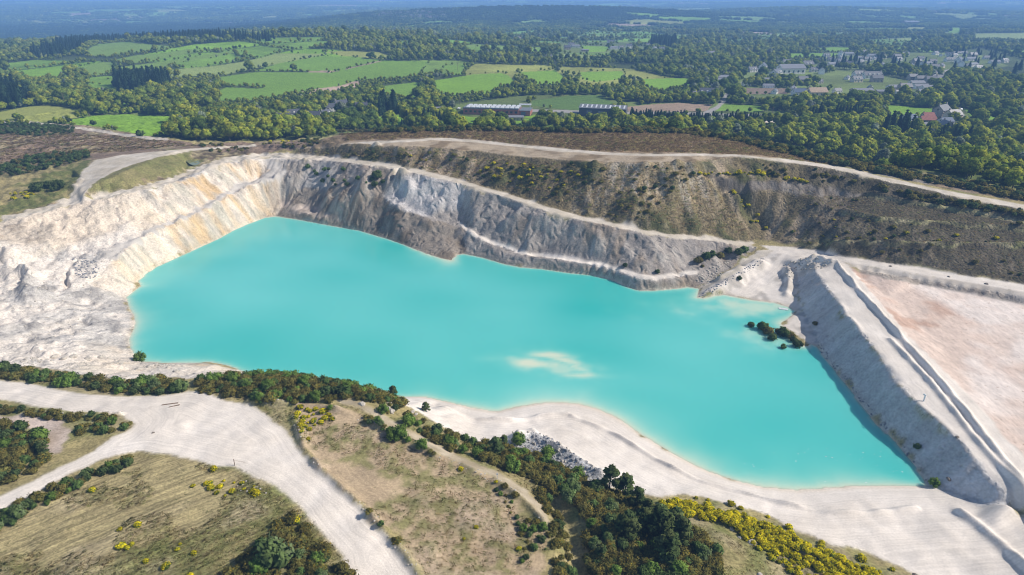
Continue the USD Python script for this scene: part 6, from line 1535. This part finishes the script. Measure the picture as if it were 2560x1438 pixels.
w, p = built("raft", "small pale plank raft floating off the clay spit", "raft", 1958, 773, -18, 0.0)
for k in range(4):
    part(w, "plank", box(-1.5, 1.5, -.6 + k * .31, -.6 + k * .31 + .28, .04, .16), "metal")
for k in range(2):
    part(w, "float", box(-1.2 + k * 1.8, -.6 + k * 1.8, -.6, .6, -.15, .037), "wood")
# foam flecks drifting at the corner of the lake
fl = spots([(1850,1150),(2050,1120),(2250,1110),(2300,1200),(2150,1205),(1950,1215)], 4.6, 701, clump=.35)
fp = spots([(1850,1150),(2050,1120),(2250,1110),(2300,1200),(2150,1205),(1950,1215)], 1.0, 702)
r_ = np.random.default_rng(703)
fx = at_height(r_.uniform(1860, 2300, 34), r_.uniform(1120, 1208, 34), 0.02)
V, F = [], []
for q in fx:
    if not SHORE_POLY.contains(shapely.Point(q[0], q[1])):
        continue
    a = np.arange(7) * 2 * math.pi / 7
    rr = r_.uniform(.05, .17) * r_.uniform(.6, 1.2, 7)
    F += [(len(V) * 1 + 0, 0, 0)][:0]
    base = len(V)
    V += [q + (rr[i] * math.cos(a[i]) * 1.5, rr[i] * math.sin(a[i]) * .7, 0.01) for i in range(7)] + [q + (0, 0, .06)]
    F += [(base + i, base + (i + 1) % 7, base + 7) for i in range(7)]
fo = usdkit.mesh(stage, "/World/foam", (np.array(V), np.array(F)), PAINT["car_white"])
mark(fo, "white flecks of foam drifting in the corner of the lake", "foam", None, "stuff")
# ------------------------------------------------------------------ trees of the country beyond
CONIFER_AREAS = [
 ("in the tall dark stand above the green field", [(288,212),(420,205),(432,222),(400,232),(300,236)], 6.0, .95, 1.35),
 ("in the dark plantation at the western edge", [(-20,236),(30,228),(78,250),(78,270),(-20,276)], 6.5, .7, 1.25),
 ("along the dark ridge behind the hill field", [(60,140),(120,120),(200,100),(300,92),(470,88),(690,96),(690,104),(480,103),(340,102),(230,108),(205,124),(200,134),(100,150)], 11.0, .45, 1.05),
 ("in the clipped dark row above the spoil heap", [(1575,296),(1700,302),(1800,306),(1915,302),(1915,309),(1800,313),(1700,309),(1575,303)], 2.6, .42, .6),
 ("in the dark row beside the sand arena", [(1985,296),(2100,300),(2160,290),(2160,296),(2100,306),(1985,303)], 4.5, .6, .95),
 ("in the dark clump beneath the red bungalow", [(2190,330),(2240,318),(2280,330),(2275,352),(2210,345)], 6.0, .7, 1.0),
 ("in the tall clump behind the lawns", [(944,282),(990,280),(988,292),(946,290)], 4.0, .9, 1.3),
 ("in the low clump before the bright trees", [(1000,312),(1110,308),(1112,316),(1000,319)], 5.0, .5, .9),
 ("among the village roofs", [(2060,150),(2180,152),(2300,165),(2440,172),(2440,182),(2200,176),(2060,165)], 22.0, .6, .95),
 ("in the tall clump by the far white cottages", [(1625,108),(1690,108),(1690,122),(1630,120)], 7.0, .9, 1.3),
 ("in the dark wood beside the descending lane", [(2290,358),(2420,345),(2440,362),(2320,372)], 7.0, .6, .9),
 ("in the park behind the village street", [(2340,140),(2460,120),(2560,150),(2560,200),(2460,185)], 32.0, .6, .95)]
CONIFER_POLY = [outline(a[1], 10.0) for a in CONIFER_AREAS]
OPEN_POLY = FIELD_POLY + ROAD_POLY
field_tree = shapely.STRtree([g.buffer(2.0) for g in OPEN_POLY])
HOUSE_KD = cKDTree(np.array([(b[0], b[1]) for b in BUILT])); HOUSE_R = np.array([b[2] for b in BUILT])
def free_of_things(x, y):
    ok = np.ones(len(x), bool)
    hit = field_tree.query(shapely.points(x, y), predicate="within")
    ok[hit[0]] = False
    d, i = HOUSE_KD.query(np.column_stack([x, y]))
    return ok & (d > HOUSE_R[i])
def blocked_by_house(x, y):                                    # keep the line of sight to every house open for a few metres in front
    return np.zeros(len(x), bool)
def in_view(x, y, z, margin=330):
    px, py = to_picture(np.stack([x, y, z + 6], -1))
    return (px > -margin) & (px < 2560 + margin) & (py > -60) & (py < 700) & (y > 0)
def beyond_site(x, y):
    return ~shapely.contains_xy(SITE_POLY.buffer(4.0), x, y)
def zone_of(x, y, px, py):
    if px < 480:
        return "in the woods of the western valley" if y > 430 else "beside the heath"
    if y < 560 and px < 1150:
        return "in the wooded belt behind the heath"
    if px > 1900 and y < 470:
        return "in the wood falling away behind the spoil heap"
    if px > 1900:
        return "in and around the village"
    if y < 620:
        return "around the works and lawns behind the spoil heap"
    if px < 1150:
        return "in the hedges of the hillside fields"
    return "in the hedges of the valley fields"

rt = np.random.default_rng(90)
def candidates(y0, y1, spacing):
    half = .95 * (y1 * .907 + 42)
    xs, ys = np.meshgrid(np.arange(-half, half, spacing), np.arange(y0, y1, spacing))
    x, y = xs.ravel() + rt.uniform(-.48, .48, xs.size) * spacing, ys.ravel() + rt.uniform(-.48, .48, xs.size) * spacing
    z = height(x, y)
    ok = in_view(x, y, z)
    x, y, z = x[ok], y[ok], z[ok]
    ok = free_of_things(x, y) & beyond_site(x, y)
    x, y, z = x[ok], y[ok], z[ok]
    pi_, pe_ = parcel(x, y)
    ok = ~(PARCEL_FIELD[pi_] & (pe_ > (10 if y1 <= 1800 else 22)) & (y > 620))
    return x[ok], y[ok], z[ok]
trees = []
for y0, y1, sp, lo, hi in ((240, 700, 5.3, .38, .88), (700, 1150, 6.8, .42, .88), (1150, 1800, 9.0, .6, 1.0)):
    x, y, z = candidates(y0, y1, sp)
    dens = wave_field(x, y, 41, 70.0, 3)
    thin = np.zeros(len(x), bool)
    for g in SPARSE:
        thin |= shapely.contains_xy(g, x, y)
    ok = np.where(thin, dens > .10, dens > -.42)
    ok &= ~np.any([shapely.contains_xy(g, x, y) for g in CONIFER_POLY], axis=0)
    for px_, py_, pz_ in zip(x[ok], y[ok], z[ok]):
        trees.append((px_, py_, pz_, rt.uniform(lo, hi) * (1.45 if rt.random() < .14 else 1.0)))
# hedgerow trees along the field edges
for g, (lab, tone_k, _) in zip(FIELD_POLY, FIELDS):
    ring = g.exterior
    step = 7.0 if ring.centroid.y < 900 else 11.0
    for d in np.arange(0, ring.length, step):
        if rt.random() < .62:
            q = ring.interpolate(d + rt.uniform(-2, 2))
            c = g.centroid
            ux, uy = q.x - c.x, q.y - c.y
            k = 3.0 / max(1.0, math.hypot(ux, uy))
            if q.y > 240 and not SITE_POLY.buffer(6).contains(q):
                trees.append((q.x + ux * k, q.y + uy * k, float(height([q.x], [q.y])[0]), rt.uniform(.3, .72)))
T = np.array(trees)
ok = ~shapely.contains_xy(ROADS_ALL.buffer(1.5), T[:, 0], T[:, 1])
inner = shapely.STRtree([g.buffer(-3.0) for g in FIELD_POLY]).query(shapely.points(T[:, 0], T[:, 1]), predicate="within")
ok[inner[0]] = False
d, i = HOUSE_KD.query(T[:, :2]); ok &= d > HOUSE_R[i]
# nothing tall right in front of a house: trees on the camera's side of one stay low
for bx, by, br in BUILT:
    L = math.hypot(bx, by)
    along = (T[:, 0] * bx + T[:, 1] * by) / L
    across = np.abs(T[:, 0] * by - T[:, 1] * bx) / L
    ok &= ~((along < L) & (along > L - (26 if br > 7.6 or L < 560 else 12)) & (across < br * .75) & (L < 1500))
T = T[ok]
pi_, pe_ = parcel(T[:, 0], T[:, 1])
edge_tree = PARCEL_FIELD[pi_] & (T[:, 1] > 620)
T[edge_tree, 3] *= .6
rr, hh = np.hypot(T[:, 0], T[:, 1]), 11.5 * T[:, 3]
k = 1 + .7 * hh / np.maximum(CAM_H - T[:, 2] - hh, 20)
pi_, pe_ = parcel(T[:, 0] * k, T[:, 1] * k)
low = PARCEL_FIELD[pi_] & (pe_ > 8) & (T[:, 1] > 560) & (T[:, 1] < 1700)
T[low, 3] = np.minimum(T[low, 3], rt.uniform(.35, .6, low.sum()))
# a tree whose top would stand across an open field on the hillside is a low hedge tree
rr, hh = np.hypot(T[:, 0], T[:, 1]), 11.5 * T[:, 3]
grown = shapely.STRtree([g.buffer(-1.0) for g in FIELD_POLY])
for part_ in (1.0, .6):
    k = 1 + part_ * hh / np.maximum(CAM_H - T[:, 2] - hh, 20)
    hit = grown.query(shapely.points(T[:, 0] * k, T[:, 1] * k), predicate="within")[0]
    low = np.zeros(len(T), bool); low[hit] = True
    T[low, 3] = np.minimum(T[low, 3], rt.uniform(.26, .46, low.sum()))
mood = wave_field(T[:, 0], T[:, 1], 43, 55.0, 2) + .55 * rt.standard_normal(len(T))
px, py = to_picture(T[:, :3])
forest_dark = smoothstep(1900, 2300, px) * (T[:, 1] < 520) * .0
mood = mood + .45 * smoothstep(1900, 2150, px) * (T[:, 1] < 470) + .12 * (T[:, 1] < 620)
kind = np.select([mood > .75, mood > .35, mood > .0, mood > -.35, mood > -.75], [0, 6, 2, 1, 4], 3)
willow = rt.random(len(T)) < .03
kind[willow] = 5
size_px = T[:, 3] * 11 / np.hypot(T[:, 1], T[:, 0])
order = np.argsort(-size_px)
turns = rt.uniform(0, 6.28, len(T))
TONE = ["bright yellow-green", "mid green", "fresh green", "dark green", "deep green", "silvery grey-green", "light green"]
chosen, count = set(), {}
for i in order:
    if len(chosen) >= 290:
        break
    if 0 < px[i] < 2560 and py[i] < 640:
        chosen.add(int(i))
for i in sorted(chosen):
    lab = told(f"{'tall' if T[i, 3] > .95 else 'small' if T[i, 3] < .6 else 'round'} {TONE[kind[i]]} broadleaf tree", px[i], py[i])
    place(DECID[kind[i]], "broadleaf_tree", T[i, :3] - [0, 0, .3], turns[i], T[i, 3], lab, "tree", lab)
rest = np.array([i for i in range(len(T)) if i not in chosen])
scatter("woodland", DECID, kind[rest], T[rest, :3] - [0, 0, .3], turns[rest], T[rest, 3], "broadleaf woods and hedgerows filling the country beyond the pit", "trees")
for px_, py_, k, s, lab in [(735, 177, 4, .95, "lone round dark tree on the lower hedge of the hillside field"), (665, 172, 3, .7, "clump-like tree beside the lone tree on the hillside hedge"), (44, 300, 4, .6, "dark wind-bent tree at the corner of the heath by the gravel track"), (54, 302, 4, .5, "smaller dark tree beside the wind-bent tree"), (430, 343, 2, 1.0, "big rounded tree at the end of the bright green field"), (470, 345, 6, .95, "big yellow-green tree second in the line past the bright field"), (1125, 312, 0, 1.25, "tall brilliant yellow-green tree before the works"), (1045, 308, 6, 1.1, "tall olive tree beside the brilliant yellow-green tree"), (2415, 215, 6, 1.2, "tall pale green poplar-like tree past the village, in its own clump")]:
    place(DECID[k], "broadleaf_tree", on_ground(px_, py_)[0] - [0, 0, .3], px_ * .3, s, lab, "tree")
# conifers
cone = []
for (lab, _, sp, lo, hi), g in zip(CONIFER_AREAS, CONIFER_POLY):
    pos = spots(g, sp, 800 + len(cone), clump=0, is_world=True)
    for p in pos:
        cone.append((p, rt.uniform(lo, hi), lab))
ok = free_of_things(np.array([c[0][0] for c in cone]), np.array([c[0][1] for c in cone]))
cone = [c for c, o in zip(cone, ok) if o]
cone.sort(key=lambda c: -c[1] / np.linalg.norm(c[0]))
for p, s, lab in cone[:250]:
    place(CONES[rt.integers(3)], "conifer_tree", p - [0, 0, .2], rt.uniform(0, 6.28), s, f"dark pointed conifer {lab}", "conifer", f"dark conifers {lab}")
if len(cone) > 250:
    scatter("conifer_wood", CONES, rt.integers(3, size=len(cone) - 250), [c[0] for c in cone[250:]], rt.uniform(0, 6.28, len(cone) - 250), [c[1] for c in cone[250:]], "dark conifer woods on the ridge and in the valley", "conifers")
# woods of the far country, in spreading clumps
def far_clump(name, seed, colors, conifers=0):
    r = np.random.default_rng(seed)
    lobes = [((r.uniform(-15, 15), r.uniform(-15, 15), r.uniform(3, 8)), np.array((1, 1, .95)) * r.uniform(4.2, 6.4)) for _ in range(13)]
    return plant_kind(name, lumps(lobes, 420, 1.5, colors, seed))
CLUMP = [far_clump("wood_a", 91, MID + DARK), far_clump("wood_b", 92, MID + BRIGHT), far_clump("wood_c", 93, DARK + DARK + [(.03, .05, .024)]), far_clump("wood_d", 94, [(.024, .042, .022), (.03, .05, .024), (.035, .06, .026)])]
fx, fy, fz, fs = [], [], [], []
for y0, y1, sp, s in ((1800, 2700, 23.0, .80), (2700, 4300, 34.0, 1.05), (4300, 7500, 60.0, 1.5)):
    x, y, z = candidates(y0, y1, sp)
    dens = wave_field(x, y, 32, 600.0, 3) + .3 * wave_field(x, y, 31, 120.0, 3)
    ok = dens < .45
    fx += list(x[ok]); fy += list(y[ok]); fz += list(z[ok]); fs += list(s * rt.uniform(.7, 1.2, ok.sum()))
fx, fy, fz, fs = map(np.array, (fx, fy, fz, fs))
px, py = to_picture(np.stack([fx, fy, fz], -1))
ridge = np.exp(-(((fx - 150) / 1000) ** 2 + ((fy - 2650) / 420) ** 2)) + smoothstep(-500, -900, fx) * smoothstep(3600, 2600, fy) * smoothstep(1500, 1900, fy)  # dark clumps picked here to put cloud shadow into the tree colours
kd = wave_field(fx, fy, 44, 320.0, 3) + .35 * rt.standard_normal(len(fx)) + 1.3 * ridge
which = np.select([kd > .75, kd > .2, kd > -.3], [3, 2, 0], 1)
flat = np.column_stack([fs, fs, fs * np.where(fy > 4300, .55, .8)])
scatter("far_woods", CLUMP, which, np.column_stack([fx, fy, fz - 1.0]), rt.uniform(0, 6.28, len(fx)), flat, "hazy blue-green woods rolling to the horizon", "woods")

# ------------------------------------------------------------------ set out the pooled plants: those that show largest one by one, the rest as one mass
CATS = {"gorse_bush": ("gorse bush", "gorse", GORSE + SHRUB), "green_shrub": ("shrub", "shrubs", SHRUB + GORSE), "broom_bush": ("broom bush", "broom", BROOM), "flooded_bush": ("bush", "bushes", SHRUB + GORSE), "pine_tree": ("pine", "pines", PINES)}
MASS = {"gorse_bush": "brown-green gorse scrub on banks and slopes", "green_shrub": "low green shrubs scattered over banks and heath", "broom_bush": "yellow broom dotted over banks and slopes"}
for pool, items in POOL.items():
    where = to_picture(np.array([t[2] for t in items]))
    shown = (where[0] > -10) & (where[0] < 2570) & (where[1] < 1450)
    items = [t for t, s in sorted(zip(items, shown), key=lambda ts: (not ts[1], -ts[0][0]))]
    cat_, cats, kinds = CATS[pool]
    for _, k, p, t, s, lab, grp in items[:290]:
        qx, qy = to_picture(p)
        if grp and qy > 900 and pool in ("gorse_bush", "green_shrub", "broom_bush"):
            big = "large " if s > 1.1 else "small " if s < .6 else ""
            lab = grp = told_near(big + {"gorse_bush": "brownish gorse bush", "green_shrub": "green leafy shrub", "broom_bush": "yellow flowering broom bush"}[pool], qx, qy)
        place(k, pool, p, t, s, lab, cat_, grp)
    more = items[290:]
    if more:
        ks = sorted({m[1] for m in more})
        scatter({"gorse_bush": "gorse_scrub", "green_shrub": "shrub_cover", "broom_bush": "broom_cover"}[pool], ks, [ks.index(m[1]) for m in more], [m[2] for m in more], np.array([m[3] for m in more]), [m[4] for m in more], MASS[pool], cats)
